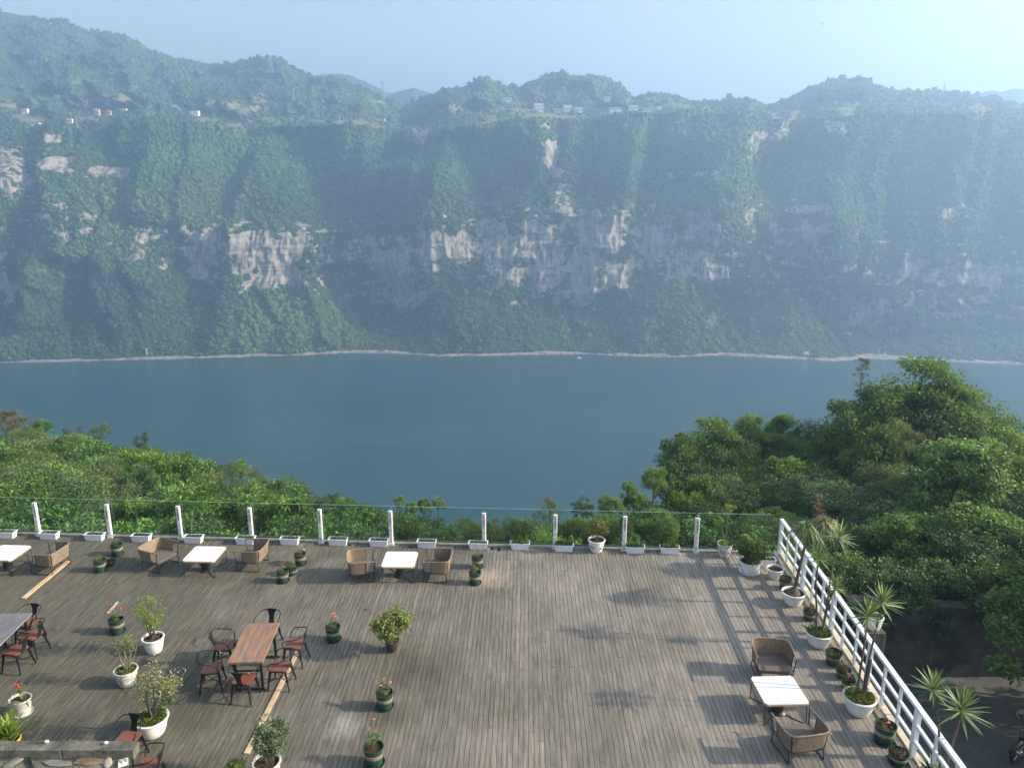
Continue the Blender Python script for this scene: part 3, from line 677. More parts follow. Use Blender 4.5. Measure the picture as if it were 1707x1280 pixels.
ltable(666.5, 931.5, -1, 'low white-topped lounge table in the middle, faint yellow mark on its far edge')
ltable(1299, 1149, 2, 'low white-topped lounge table by the white railing with thin shadows across it')
# --- rattan lounge chairs, face +y
m = NT('rattan_weave'); v = m.pos((1, 1, 1), obj=True); wv = m.n('ShaderNodeTexWave'); wv.bands_direction = 'Z'; wv.inputs['Scale'].default_value = 26; wv.inputs['Distortion'].default_value = 1.2; m.l(v, wv.inputs[0])
nz = m.noise(m.pos((60, 60, 8), obj=True), 1, 3); c = m.ramp(nz, [(.3, (.11, .075, .045)), (.5, (.25, .18, .115)), (.75, (.40, .30, .20))]); m.set(m.mix(m.math('MULTIPLY', wv.outputs['Fac'], .45), c, (.06, .045, .03)), .6); m.bump(wv.outputs['Fac'], .6, .004); RATTAN = m.m
DR = worn('dark_rattan', (.075, .055, .045), (.20, .16, .135), 45, .6, 0, .5)
RIMC = worn('rim_wrap', (.13, .095, .065), (.28, .21, .15), 30, .55, 0, .3)
def lounge_chair():
    t = empty('rattan_lounge_chair', (0, 0, 0), 0, 'x', 'chair')
    top = spline([(-.385, .34, .60), (-.40, .05, .605), (-.395, -.24, .615), (-.33, -.345, .62), (-.15, -.375, .625), (.15, -.375, .625), (.33, -.345, .62), (.395, -.24, .615), (.40, .05, .605), (.385, .34, .60)], 5)
    bot = spline([(-.365, .29, .27), (-.365, .05, .265), (-.355, -.22, .26), (-.30, -.305, .255), (-.13, -.325, .255), (.13, -.325, .255), (.30, -.305, .255), (.355, -.22, .26), (.365, .05, .265), (.365, .29, .27)], 5)
    b = MB(); n = len(top); V = []; k0 = 4; rngk = range(k0, n-k0)
    rows_ = 7
    for r_ in range(rows_):
        f = r_/(rows_-1)
        for i in rngk: p = bot[i]*(1-f)+top[i]*f; V.append(p+np.array((0, .0, 0)))
    mlen = len(list(rngk)); k2 = len(V)
    V2 = [np.array(p)+np.array((-.010*np.sign(p[0]) if abs(p[0]) > .25 else 0, .010 if p[1] < -.2 else 0, 0)) for p in V]
    F = [(r*mlen+i, r*mlen+i+1, (r+1)*mlen+i+1, (r+1)*mlen+i) for r in range(rows_-1) for i in range(mlen-1)]
    b.add(V+V2, F+[tuple(k2+q for q in f[::-1]) for f in F]); b.build('woven_back', RATTAN, t, True)
    b = MB(); b.tube(top, .016, 8); b.build('top_rim', RIMC, t, True)
    b = MB(); b.tube(bot+[bot[-1]*0+np.array((.365, .34, .27)), np.array((-.365, .34, .27))], .013, 7, closed=True)
    for i in (0, k0, n//2-9, n//2+8, n-1-k0, n-1): b.tube([bot[i], top[i]], .011, 6)
    b.build('frame', BLACK, t, True)
    b = MB(); b.box((0, .01, .290), (.68, .62, .035), bev=.05); b.build('seat', DR, t)
    for sx in (-1, 1):
        b = MB(); P = spline([(sx*.33, .30, .26), (sx*.34, .32, .06), (sx*.34, .28, .014), (sx*.34, -.24, .014), (sx*.34, -.29, .06), (sx*.33, -.24, .25)], 5); b.tube(P, .011, 7); b.build('sled_leg', BLACK, t, True)
    return t
LC = lounge_chair()
def lchair(px, py, deg, label):
    x, y, _ = at(px, py, .32); place(LC, USED, (x, y, .001), R(deg), label, 'rattan lounge chairs')
lchair(84, 930, 82, 'rattan lounge chair facing left to the far left white table, batten at its feet')
lchair(265, 925, -112, 'rattan lounge chair angled towards us, left of the second white table')
lchair(421, 925, 86, 'rattan lounge chair facing left to the second white table')
lchair(603, 943, -78, 'rattan lounge chair facing right, left of the middle white table')
lchair(729, 942, 88, 'rattan lounge chair facing left, right of the middle white table')
lchair(1287, 1102, 176, 'rattan lounge chair behind the white table by the railing, facing us')
lchair(1332, 1226, 10, 'rattan lounge chair with its back to us in front of the table by the railing')
# ================================================================ low roof with parapet, bottom left corner
sm = NT('old_cement'); v = sm.pos(); c = sm.ramp(sm.noise(v, 2.6, 8, .72), [(.28, (.045, .045, .034)), (.48, (.115, .11, .088)), (.62, (.20, .185, .15)), (.78, (.34, .31, .26))])
c = sm.mix(sm.ramp(sm.noise(v, 6.5, 4, .6), [(.55, (0, 0, 0)), (.70, (.8, .8, .8))]), c, (.030, .036, .018)); c = sm.mix(sm.ramp(sm.noise(v, 14, 3, .5), [(.66, (0, 0, 0)), (.74, (.7, .7, .7))]), c, (.30, .28, .23))
sm.set(c, .95, 0, .2); sm.bump(sm.noise(v, 12, 7, .7), .9, .02); ST = sm.m
yb = at(100, 1233, 2.1)[1]; xe = at(228, 1240, 2.1)[0]; yn = at(100, 1249, 2.1)[1]
hs = empty('low_roof_building', (0, 0, 0), 0, 'low grey cement roof with a raised stone parapet, corner of a small outbuilding', 'building')
b = MB()
xx_ = xe; widths = [1.05, .95, 1.15, .9, 1.2, 1.0, 1.1, 1.2, 1.0]
for i, wd_i in enumerate(widths): b.box((xx_-wd_i/2, (yb+yn)/2-.004*(i % 2), 2.012+.004*(i % 3)), (wd_i-.008, yb-yn, .15), bev=.012, tone=random.random()); xx_ -= wd_i
b.build('parapet', ST, hs)
b = MB(); random.seed(8)
b.box((xe-4.85, yn-2.6, 1.88), (9.3, 5.15, .12)); b.build('roof', ST, hs)
b = MB(); b.box((xe-5.1, yn-2.45, .90), (9.2, 5.2, 1.80)); b.build('wall', WM, hs)
def roofbit(px, py, d, rz, label, mat, name):
    x, y, z = at(px, py, 1.94); b = MB(); b.box((0, 0, d[2]/2), d, bev=min(d)*.2, top=.8); return tag(b.build(name, mat, None, False, (x, y, 1.941), rz), label, name.replace('_', ' '))
x, y, z = at(50, 1270, 1.94); b = MB(); b.box((0, 0, .02), (.50, .035, .03), bev=.004); tag(b.build('dark_stick', BLACK, None, False, (x, y, 1.942), R(-48)), 'thin dark stick lying on the low cement roof', 'stick')
random.seed(21)
for i, (px, py, lb) in enumerate([(150, 1270, 'brown crumbled chunk of mortar in the middle of the low roof'), (22, 1272, 'flat lichen-stained stone at the left end of the low roof'), (180, 1272, 'pale broken tile lying near the right end of the low roof'), (95, 1273, 'grey flat stone between the stick and the crumbled mortar')]):
    x, y, z = at(px, py, 1.94); V0_, F0_ = ico(2); rr = np.random.default_rng(i); sc_ = np.array(((.24, .08, .015), (.15, .08, .015), (.12, .06, .02), (.22, .07, .012))[i]); b = MB()
    b.add(V0_*(1+.3*(rr.random((len(V0_), 1))-.5))*sc_+np.array((0, 0, .015)), [tuple(f) for f in F0_]); tag(b.build('rubble_stone', worn('rub%d' % i, *[((.12, .08, .05), (.2, .15, .1)), ((.12, .12, .09), (.25, .24, .18)), ((.25, .235, .19), (.38, .36, .30)), ((.13, .13, .12), (.22, .21, .19))][i], 12, .9, 0, .5), None, False, (x, y, 1.941), i), lb, 'stone')
x, y, z = at(206, 1272, 1.94); b = MB(); V = []; 
for i in range(7):
    for j in range(7): V.append(((i-3)*.022, (j-3)*.03, .012+.05*abs(math.sin(i*1.1+j*.7))*(1-abs(j-3)/4)))
b.add(V, [(i*7+j, i*7+j+1, i*7+j+8, i*7+j+7) for i in range(6) for j in range(6)]); tag(b.build('cloth_scrap', worn('cream_cloth', (.6, .57, .45), (.72, .7, .6), 8, .9, 0, .2), None, True, (x, y, 1.941), .5), 'crumpled cream cloth scrap at the right end of the low roof', 'cloth')
for px, py, lb in ((78, 1237, 'small white pebble on the parapet, the one further left'), (177, 1239, 'small white pebble on the parapet near its right end')):
    x, y, z = at(px, py, 2.1); V0_, F0_ = ico(2); b = MB(); b.add(V0_*np.array((.035, .025, .02))+np.array((0, 0, .018)), [tuple(f) for f in F0_]); tag(b.build('pebble', worn('peb', (.7, .7, .66), (.85, .85, .8), 9, .7), None, True, (x, y, 2.101)), lb, 'pebble')
# ================================================================ motorcycle in the yard
def motorcycle(loc, rz):
    t = empty('motorcycle', loc, rz, 'dark motorcycle parked in the shaded lower yard, cut by the right edge', 'motorcycle')
    red = worn('dark_paint', (.030, .012, .012), (.05, .02, .02), 3, .25); chrome = worn('chrome', (.55, .56, .58), (.7, .7, .72), 3, .15, 1.0, 0)
    for x in (-.62, .62):
        b = MB(); P = [(x+.27*math.cos(a), 0, .30+.27*math.sin(a)) for a in np.linspace(0, 2*math.pi, 28, endpoint=False)]; b.tube(P, .048, 8, closed=True); w_ = b.build('wheel', BLACK, t, True)
        b = MB(); b.tube([(x, -.06, .30), (x, .06, .30)], .05, 10)
        for k in range(8): a = k*math.pi/4; b.tube([(x, 0, .30), (x+.25*math.cos(a), 0, .30+.25*math.sin(a))], .008, 5)
        b.build('hub', chrome, w_)
    b = MB(); b.tube(spline([(.50, 0, .62), (.42, 0, .78), (.20, 0, .86), (-.02, 0, .80), (-.10, 0, .70)], 4), [.08]*4+[.13]*8+[.10]*5, 10); b.build('fuel_tank', red, t, True)
    b = MB(); b.tube(spline([(-.05, 0, .76), (-.30, 0, .76), (-.62, 0, .80), (-.78, 0, .84)], 4), [.09, .11, .12, .13, .13, .13, .12, .12, .11, .10, .09, .07, .05], 10); b.build('saddle', BLACK, t, True)
    b = MB(); b.box((.02, 0, .42), (.42, .26, .34), bev=.06); b.tube([(.15, .16, .28), (-.4, .18, .26), (-.85, .19, .32)], .04, 8); b.build('engine', METAL, t)
    for s in (-1, 1):
        b = MB(); b.tube([(.62, s*.09, .30), (.46, s*.09, .92)], .022, 8); b.build('fork', chrome, t, True)
    b = MB(); b.tube(spline([(.36, -.38, 1.04), (.42, -.2, 1.02), (.45, 0, .96), (.42, .2, 1.02), (.36, .38, 1.04)], 4), .015, 8); hb = b.build('handlebar', BLACK, t, True)
    for s in (-1, 1):
        b = MB(); b.tube([(.40, s*.25, 1.03), (.42, s*.34, 1.20)], .007, 6); b.lathe([(0, -.01), (.05, -.008), (.055, .008), (0, .012)], 12, (.42, s*.36, 1.23), sx=.5); b.build('mirror', chrome, hb, True)
    b = MB(); b.tube([(.50, 0, .86), (.60, 0, .86)], [.06, .095], 14); b.build('headlight', chrome, t, True)
    b = MB(); P = [(.62+.35*math.cos(a), 0, .30+.35*math.sin(a)) for a in np.linspace(.3, 2.6, 12)]; b.tube(P, .06, 6); b.build('mudguard', red, t, True)
    b = MB(); b.box((-.98, 0, .72), (.16, .22, .10), bev=.03); b.build('tail_light', worn('tail_red', (.4, .02, .02), (.5, .03, .03), 3, .3), t)
    return t
x, y, z = at(1706, 1243, -3.6); motorcycle((x+.35, y+.1, -3.984), R(205))
# white pot standing on a pillar outside the railing is built with the plants
# ================================================================ leaves
def leaves(name, P, Ln, Wd, mat, parent=None, up=.4, droop=0.0, rs=None, D=None, tones=None, fold=.0, loc=None):
    """one small folded blade per point: P positions, Ln lengths, Wd width ratio"""
    rs = rs or np.random.default_rng(1); n = len(P); P = np.asarray(P, float)
    if D is None:
        D = rs.standard_normal((n, 3)); D[:, 2] = D[:, 2]*.6+up*0
    D = D/np.linalg.norm(D, axis=1)[:, None]
    N = rs.standard_normal((n, 3))*.75+np.array((0, 0, up*2)); A = np.cross(D, N); A /= np.linalg.norm(A, axis=1)[:, None]+1e-9
    Ln = np.broadcast_to(Ln, (n,))[:, None]; dz = np.array((0, 0, -1.0))
    N2 = np.cross(A, D)
    mid = P+D*Ln*.5+N2*Ln*.06; tip = P+D*Ln+dz*Ln*droop
    V = np.stack([P, mid+A*Ln*Wd*.5, tip, mid-A*Ln*Wd*.5], 1).reshape(-1, 3)
    F = np.arange(4*n).reshape(-1, 4)
    tones = rs.random(n) if tones is None else tones
    me = raw_mesh(name, V, F, False, {'tone': ('FACE', np.clip(tones, 0, 1))})
    return link(name, me, mat, parent, loc)
def ball(n, c, r, rs, shell=.5, hz=1.0):
    d = rs.standard_normal((n, 3)); d /= np.linalg.norm(d, axis=1)[:, None]
    q = d*(shell+(1-shell)*rs.random((n, 1))); return np.asarray(c)+q*np.array((r, r, r*hz)), d
GREEN = leafmat('leaf_green', (.030, .075, .014), (.15, .24, .045), .4, .5, .5)
LIME = leafmat('leaf_lime', (.09, .17, .022), (.36, .44, .09), .45, .5, .2)
OLIVE = leafmat('leaf_olive', (.07, .10, .03), (.27, .29, .10), .35, .55, .4)
DARKG = leafmat('leaf_dark', (.020, .055, .018), (.085, .15, .045), .3, .42, .3)
GREYG = leafmat('leaf_grey_green', (.035, .07, .03), (.30, .36, .19), .3, .38, .2)
YUC = leafmat('leaf_yucca', (.035, .085, .028), (.33, .42, .15), .2, .4, .15)
DRY = leafmat('leaf_dry', (.12, .08, .04), (.30, .22, .12), .25, .7, .3)
MOSS = leafmat('moss_green', (.045, .06, .012), (.20, .25, .045), .3, .7, .2)
FLW = leafmat('petal_white', (.40, .36, .28), (.70, .64, .58), .3, .5, .0)
def solid(name, c1, c2): return worn(name, c1, c2, 20, .6, 0, 0)
RED = solid('petal_red', (.50, .015, .015), (.75, .05, .04)); PINK = solid('petal_pink', (.62, .16, .20), (.80, .32, .36))
BARK = worn('bark', (.055, .042, .032), (.15, .12, .09), 25, .9, 0, .5)
PALEB = worn('pale_stem', (.16, .13, .08), (.30, .25, .17), 25, .8, 0, .3)
SOIL = worn('soil', (.022, .016, .011), (.085, .060, .038), 28, .95, 0, .8, .1)
POTW = worn('pot_white', (.48, .47, .42), (.76, .75, .71), 4, .45, 0, .1, .5, True, (.22, .5))
POTD = worn('pot_white_stained', (.25, .23, .19), (.66, .65, .60), 7, .6, 0, .2, .4, True, (.3, .6))
TUBG = worn('tub_green', (.012, .038, .028), (.028, .068, .048), 6, .35, 0, .05); TUBB = worn('tub_band', (.20, .165, .11), (.32, .27, .19), 6, .5, 0, .05)
BROWNP = worn('pot_brown', (.035, .022, .018), (.075, .05, .04), 6, .35, 0, .05)
YELP = worn('pot_yellow', (.50, .34, .03), (.66, .46, .05), 6, .4, 0, .05)
BLUEP = worn('glaze_blue', (.10, .12, .22), (.25, .27, .36), 12, .4, 0, 0)
PLW = worn('planter_white', (.66, .65, .72), (.78, .77, .82), 3, .4, 0, .03)
# ---- containers: each an Empty with its parts, the plant's own parts added beside them
def round_pot(loc, r, h, label, mat=None, cat='potted plant', name='potted_plant', saucer=False, oval=1.0, seed=0, deco=False, rz=0, soilmat=None):
    mat = mat or POTW; t = empty(name, loc, rz, label, cat); b = MB(); w_ = .93
    pr = [(0, .0), (r*.60, .0), (r*.66, .02), (r*.80, h*.35), (r*.90, h*.75), (r*.925, h-.035), (r*1.0, h-.03), (r*1.02, h-.012), (r*.985, h), (r*.88, h-.004), (r*.86, h-.05)]
    b.lathe(pr, 32, sy=oval); b.build('pot', mat, t, True)
    b = MB(); rs = np.random.default_rng(seed+5); n = 26; V = [(0, 0, h-.035)]
    for k in range(n):
        for j, f in enumerate((.33, .66, 1.0)): V.append((f*r*.875*math.cos(2*math.pi*k/n), f*r*.875*oval*math.sin(2*math.pi*k/n), h-.045+(1-f)*.012+rs.uniform(-.007, .007)))
    F = [(0, 1+3*k, 1+3*((k+1) % n)) for k in range(n)]+[(1+3*k+j, 2+3*k+j, 2+3*((k+1) % n)+j, 1+3*((k+1) % n)+j) for k in range(n) for j in (0, 1)]
    b.add(V, F); b.build('soil', soilmat or SOIL, t)
    if saucer: b = MB(); b.lathe([(0, .002), (r*.86, .002), (r*.95, .03), (r*.93, .03), (r*.84, .008), (0, .008)], 28); b.build('saucer', mat, t, True)
    if deco:
        for k in range(5):
            a = k*2*math.pi/5+.3; b = MB(); rr = random.Random(k)
            for _ in range(6):
                aa = a+rr.uniform(-.22, .22); zz = h*rr.uniform(.35, .7); q = r*(.80+.1*(zz/h-.35)/.4)+.006
                b.box((q*math.cos(aa), q*math.sin(aa), zz), (.012, r*.14, h*.09), rz=aa, bev=.002)
            b.build('painted_motif', BLUEP, t)
    return t
def tub(loc, r, h, label, saucer=True, cat='potted plant', band=True, mat=None, seed=0):
    t = empty('plant_tub', loc, 0, label, cat, 'green banded tubs on the deck'); mat = mat or TUBG
    b = MB(); b.lathe([(0, 0), (r*.80, 0), (r*.83, .015), (r*.90, h*.30), (r*.92, h*.55), (r*.985, h-.05), (r*1.03, h-.045), (r*1.04, h), (r*.97, h), (r*.93, h-.05)], 28); b.build('tub', mat, t, True)
    b = MB(); z0, z1 = h*.50, h*.70; ra = lambda z: r*(.90+.03*(z/h))+.004
    b.lathe([(ra(z0)-.006, z0-.004), (ra(z0)+.002, z0), (ra((z0+z1)/2)+.006, (z0+z1)/2), (ra(z1)+.012, z1), (ra(z1)-.004, z1+.004)], 28); b.build('band', TUBB, t, True)
    b = MB(); b.lathe([(0, h-.045), (r*.5, h-.038), (r*.94, h-.05)], 22); b.build('soil', SOIL, t, True)
    if saucer: b = MB(); b.lathe([(0, .001), (r*.98, .001), (r*1.12, .035), (r*1.09, .035), (r*.95, .006)], 26); b.build('saucer', mat, t, True)
    return t
def stems(t, base, tips, r0, r1, mat, name='stem', jit=.03, rs=None, one=True):
    rs = rs or np.random.default_rng(3); b = MB()
    for tp in tips:
        p = np.array(base, float)+np.append(rs.uniform(-jit, jit, 2), 0); q = np.array(tp, float)
        m1 = p*.6+q*.4+rs.uniform(-jit, jit, 3)*1.3; m2 = p*.25+q*.75+rs.uniform(-jit, jit, 3)
        P = spline([p, m1, m2, q], 3); b.tube(P, np.linspace(r0, r1, len(P)), 5)
    return b.build(name, mat, t, True)
def bush(t, c, r, n, L, mat, seed, hz=1.0, lumps=14, wd=.5, up=.5, name='foliage', tip=None, spread=.42):
    rs = np.random.default_rng(seed); cc, d = ball(lumps, c, r*.72, rs, .55, hz); P = []; T = []
    for k in range(lumps):
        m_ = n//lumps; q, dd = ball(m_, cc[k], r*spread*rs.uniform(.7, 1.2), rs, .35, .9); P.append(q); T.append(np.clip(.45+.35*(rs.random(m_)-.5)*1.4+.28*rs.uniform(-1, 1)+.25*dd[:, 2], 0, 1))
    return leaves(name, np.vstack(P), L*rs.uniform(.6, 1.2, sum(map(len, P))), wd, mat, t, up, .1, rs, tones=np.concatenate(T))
def blooms(t, pts, r, mat, seed=0, name='flower'):
    for i, p in enumerate(pts):
        rs = np.random.default_rng(seed+i); q, d = ball(16, p, r*.55, rs, .3, .7); leaves(name, q, r*.9, .95, mat, t, .8, 0, rs)
def tuft(t, c, n, L, mat, seed, wd=.14, name='leaf_tuft', open_=.9, droop=.25, z=0.0):
    rs = np.random.default_rng(seed); a = rs.random(n)*6.283; e = rs.random(n)**.7*open_
    D = np.stack([np.cos(a)*np.sin(e*1.5), np.sin(a)*np.sin(e*1.5), np.cos(e*1.5)], 1); P = np.asarray(c)+D*.02*np.array((1, 1, 0))
    return blades(t, P, D, L*rs.uniform(.65, 1.1, n), wd, mat, name, droop, rs)
def blades(t, P, D, Ln, wd, mat, name, droop, rs):
    n = len(P); Ln = np.broadcast_to(Ln, (n,))[:, None]; A = np.cross(D, np.tile([0, 0, 1.0], (n, 1))+rs.standard_normal((n, 3))*.15); A /= np.linalg.norm(A, axis=1)[:, None]+1e-6
    K = 4; V = []
    hor = D*np.array((1, 1, 0))
    for k in range(K+1):
        f = k/K; w_ = (.55, 1.0, .9, .55, .06)[k]*.5*Ln*wd; c = P+D*Ln*f+np.array((0, 0, -1.0))*Ln*droop*f**2.2
        V += [c+A*w_, c-A*w_]
    V = np.stack(V, 1).reshape(-1, 3); m_ = 2*(K+1)
    F = np.concatenate([np.array([[2*k, 2*k+1, 2*k+3, 2*k+2]])+(np.arange(n)*m_)[:, None] for k in range(K)])
    tn = np.tile(rs.random(n), K)
    me = raw_mesh(name, V, F, False, {'tone': ('FACE', tn)}); return link(name, me, mat, t)
def moss(t, r, h, seed, n=500, L=.06, mat=None, oval=1.0):
    rs = np.random.default_rng(seed); a = rs.random(n)*6.283; q = np.sqrt(rs.random(n))*r*.84
    P = np.stack([q*np.cos(a), q*oval*np.sin(a), np.full(n, h-.04)+rs.random(n)*.05], 1); D = rs.standard_normal((n, 3)); D[:, 2] = np.abs(D[:, 2])+.4
    return leaves('ground_cover', P, L, .6, mat or MOSS, t, .3, .1, rs, D=D)
def yucca_head(t, c, L, seed, n=44, name='leaf_head', mat=None, lean=(0, 0, 1)):
    rs = np.random.default_rng(seed); a = np.arange(n)*2.39996+rs.random(n)*.3; e = (np.arange(n)+.5)/n; pol = .12+e**.85*1.95+rs.uniform(-.1, .1, n)
    D = np.stack([np.cos(a)*np.sin(pol), np.sin(a)*np.sin(pol), np.cos(pol)], 1); D = D+np.asarray(lean)*.15; D /= np.linalg.norm(D, axis=1)[:, None]
    P = np.asarray(c)+np.array((0, 0, 1.0))*((1-e)[:, None]*.10-.03)
    return blades(t, P, D, L*rs.uniform(.8, 1.08, n), .095, mat or YUC, name, .10, rs)
def loc_(px, py, z=0.0): x, y, _ = at(px, py, z); return (x, y, .002+z)
def rel_(t, px, py, dy=0.0):
    """local point of thing t whose picture place is (px, py), at the thing's own depth plus dy"""
    x, y, z = at_y(px, py, t.location[1]+dy); return np.array((x-t.location[0], dy, z-t.location[2]))
# ================================================================ white window-box planters along the glass
PLG = 'white rectangular planters along the glass balustrade'
def planter(px, py, label, seed, n=90, green=True, tall=.10, dark=False):
    x, y, _ = at(px, py); y = min(y, front(x)-.02)+.10; t = empty('window_planter', (x, y, .002), a0, label, 'planter', PLG)
    b = MB(); w1, w2, d1, d2, h = .235, .265, .085, .105, .20
    ring = lambda a, d, z: [(-a, -d, z), (a, -d, z), (a, d, z), (-a, d, z)]
    V = ring(w1, d1, 0)+ring(w2, d2, h-.02)+ring(w2+.016, d2+.016, h-.02)+ring(w2+.016, d2+.016, h)+ring(w2-.008, d2-.008, h)+ring(w1+.01, d1+.008, h-.06)
    F = [(3, 2, 1, 0)]+[(4*k+j, 4*k+(j+1) % 4, 4*k+4+(j+1) % 4, 4*k+4+j) for k in range(5) for j in range(4)]; b.add(V, F); b.build('box', PLW, t)
    b = MB(); b.add([(-w2+.01, -d2+.01, h-.035), (w2-.01, -d2+.01, h-.035), (w2-.01, d2-.01, h-.03), (-w2+.01, d2-.01, h-.03)], [(0, 1, 2, 3)]); b.build('soil', SOIL, t)
    rs = np.random.default_rng(seed)
    P = np.stack([rs.uniform(-.22, .22, n), rs.uniform(-.08, .08, n), np.full(n, h-.03)+rs.random(n)*tall*.3], 1)
    D = rs.standard_normal((n, 3)); D[:, 2] = np.abs(D[:, 2])+.8
    leaves('seedlings', P, rs.uniform(.03, tall, n), .5, (DARKG if dark else GREEN), t, .3, .1, rs, D=D)
pl = [(8, 898, 'at the far left edge of the photo, behind the first white table'), (80, 899.5, 'with dark soil showing, in front of the first post from the left'), (156, 902, 'just left of the second post'), (234, 904, 'partly hidden by the back of the second rattan chair'),
      (321, 906, 'right of the third post, behind the second white table'), (408, 908, 'in front of the fourth post, partly behind the third rattan chair'), (482, 909, 'halfway between the fourth and fifth posts'), (563, 910, 'right of the fifth post, nearest the left chair of the middle table'),
      (631, 912, 'just left of the sixth post'), (711, 914, 'right of the sixth post, behind the right chair of the middle table'), (797, 916.5, 'in front of the seventh post, above two green tubs'), (867, 917, 'full of green leaves, halfway between the seventh and eighth posts'),
      (940, 920, 'right of the eighth post, next to the potted rose'), (1059, 923, 'just right of the ninth post'), (1117, 924, 'with leaves spilling over its right end, left of the tenth post')]
for i, (a, c, lb) in enumerate(pl): planter(a, c, 'white planter '+lb, 40+i, 60 if i in (1, 3, 8) else (190 if i in (11, 12, 13, 14) else 110), tall=.13 if i >= 11 else .07, dark=i in (1, 3))
t = planter(1277, 945, 'small white planter box half hidden behind the bushy potted shrub in the corner', 77, 20)
# ================================================================ potted plants in the back row
t = round_pot(loc_(994, 918), .245, .36, 'white pot with blue pattern holding a reddish rose bush against the glass', deco=True, saucer=False)
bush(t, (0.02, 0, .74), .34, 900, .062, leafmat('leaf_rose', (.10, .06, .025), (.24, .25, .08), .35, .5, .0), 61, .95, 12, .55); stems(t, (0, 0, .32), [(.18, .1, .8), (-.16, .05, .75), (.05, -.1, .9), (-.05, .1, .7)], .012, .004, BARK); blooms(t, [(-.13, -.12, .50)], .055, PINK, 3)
t = round_pot(loc_(1207, 927), .215, .40, 'pale mottled pot holding two thin stems with sparse leaf tops in the corner', mat=POTD, deco=True)
moss(t, .2, .40, 62, 260, .06, LIME)
tp = [rel_(t, 1215, 848), rel_(t, 1200, 868), rel_(t, 1222, 900)]; stems(t, (0, 0, .38), tp, .018, .008, PALEB, jit=.02)
for k, p in enumerate(tp[:2]): bush(t, p, .20, 130, .085, LIME, 63+k, .5, 6, .45, name='leaf_top')
bush(t, tp[2]*.9, .12, 60, .07, GREEN, 66, .8, 4, .5, name='leaf_top')
t = round_pot(loc_(1249, 953), .30, .34, 'white pot on a saucer with a wide dense leafy shrub in the deck corner', saucer=True)
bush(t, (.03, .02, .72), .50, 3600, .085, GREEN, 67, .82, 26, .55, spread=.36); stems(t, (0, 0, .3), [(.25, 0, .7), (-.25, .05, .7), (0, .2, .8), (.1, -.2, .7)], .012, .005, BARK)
t = round_pot(loc_(1291, 962), .225, .27, 'white pot of bare brown soil with a few twigs near the railing corner')
stems(t, (0, 0, .22), [(.10, .1, .58), (-.05, .12, .50), (.02, .05, .62)], .008, .003, BARK)
t = tub(loc_(1308, 980), .15, .30, 'dark green tub of bare soil between the bare-soil pot and the ponytail palm', False); moss(t, .13, .30, 71, 30, .04)
# ---- ponytail palm
t = round_pot(loc_(1321, 1006), .29, .33, 'large white pot with a swollen-based palm leaning over the railing, long drooping leaves')
H1 = rel_(t, 1347, 884); H2 = rel_(t, 1366, 878, .1)
b = MB(); P = spline([(0, 0, .26), (.01, 0, .40), (.03, 0, .52), H1*.45+np.array((0, 0, .10)), H1*.75, H1], 4); rr = np.interp(np.linspace(0, 1, len(P)), [0, .12, .3, .6, 1], [.20, .14, .052, .036, .03]); b.tube(P, rr, 10); b.tube(spline([H1*.93, (H1+H2)/2, H2], 3), .03, 7); b.build('trunk', BARK, t, True)
def mop(t, c, L, seed, n, mat, name='drooping_leaves'):
    rs = np.random.default_rng(seed); a = rs.random(n)*6.283; pol = .15+rs.random(n)**.8*1.5; D = np.stack([np.cos(a)*np.sin(pol), np.sin(a)*np.sin(pol), np.cos(pol)], 1)
    return blades(t, np.asarray(c)+D*.03, D, L*rs.uniform(.7, 1.1, n), .05, mat, name, .85, rs)
mop(t, H1+np.array((-.05, 0, .05)), .52, 72, 150, YUC); mop(t, H2+np.array((.10, 0, .05)), .60, 73, 190, leafmat('leaf_straw', (.12, .13, .05), (.40, .38, .20), .3, .5, 0))
b = MB(); rs = np.random.default_rng(5); top = rel_(t, 1360, 806, .1); sp_ = spline([H2, H2*.5+top*.5+np.array((.02, 0, 0)), top], 6); b.tube(sp_, np.linspace(.014, .004, len(sp_)), 5)
for k in range(70): f = rs.uniform(.25, 1); p = H2*(1-f)+top*f; q = p+rs.standard_normal(3)*np.array((.16, .12, .10))*(1.15-f); b.tube([p, q], .0035, 3)
b.build('dry_flower_spike', worn('dry_spike', (.16, .09, .06), (.28, .17, .12), 20, .9, 0, 0), t)
# ---- small pots between
def small_pot(px, py, r, h, label, kind='tub', plant=None, seed=0, **k):
    t = tub(loc_(px, py), r, h, label, False, seed=seed) if kind == 'tub' else round_pot(loc_(px, py), r, h, label, mat=k.get('mat'), name='small_pot')
    if plant == 'spiky': tuft(t, (0, 0, h-.04), 26, .20, k.get('lm', GREYG), seed, .12)
    if plant == 'dry': bush(t, (0, 0, h+.08), .13, 160, .05, DRY, seed, .8, 6, .4); moss(t, r, h, seed, 50, .05, DRY)
    if plant == 'green': bush(t, (0, 0, h+.07), r*1.0, 200, .055, OLIVE, seed, .7, 6, .5)
    if plant == 'bare': moss(t, r, h, seed, 40, .04)
    return t
small_pot(1349, 1032, .15, .24, 'dark small pot with dry twigs tucked behind the three-headed yucca pot', 'tub', 'dry', 81)
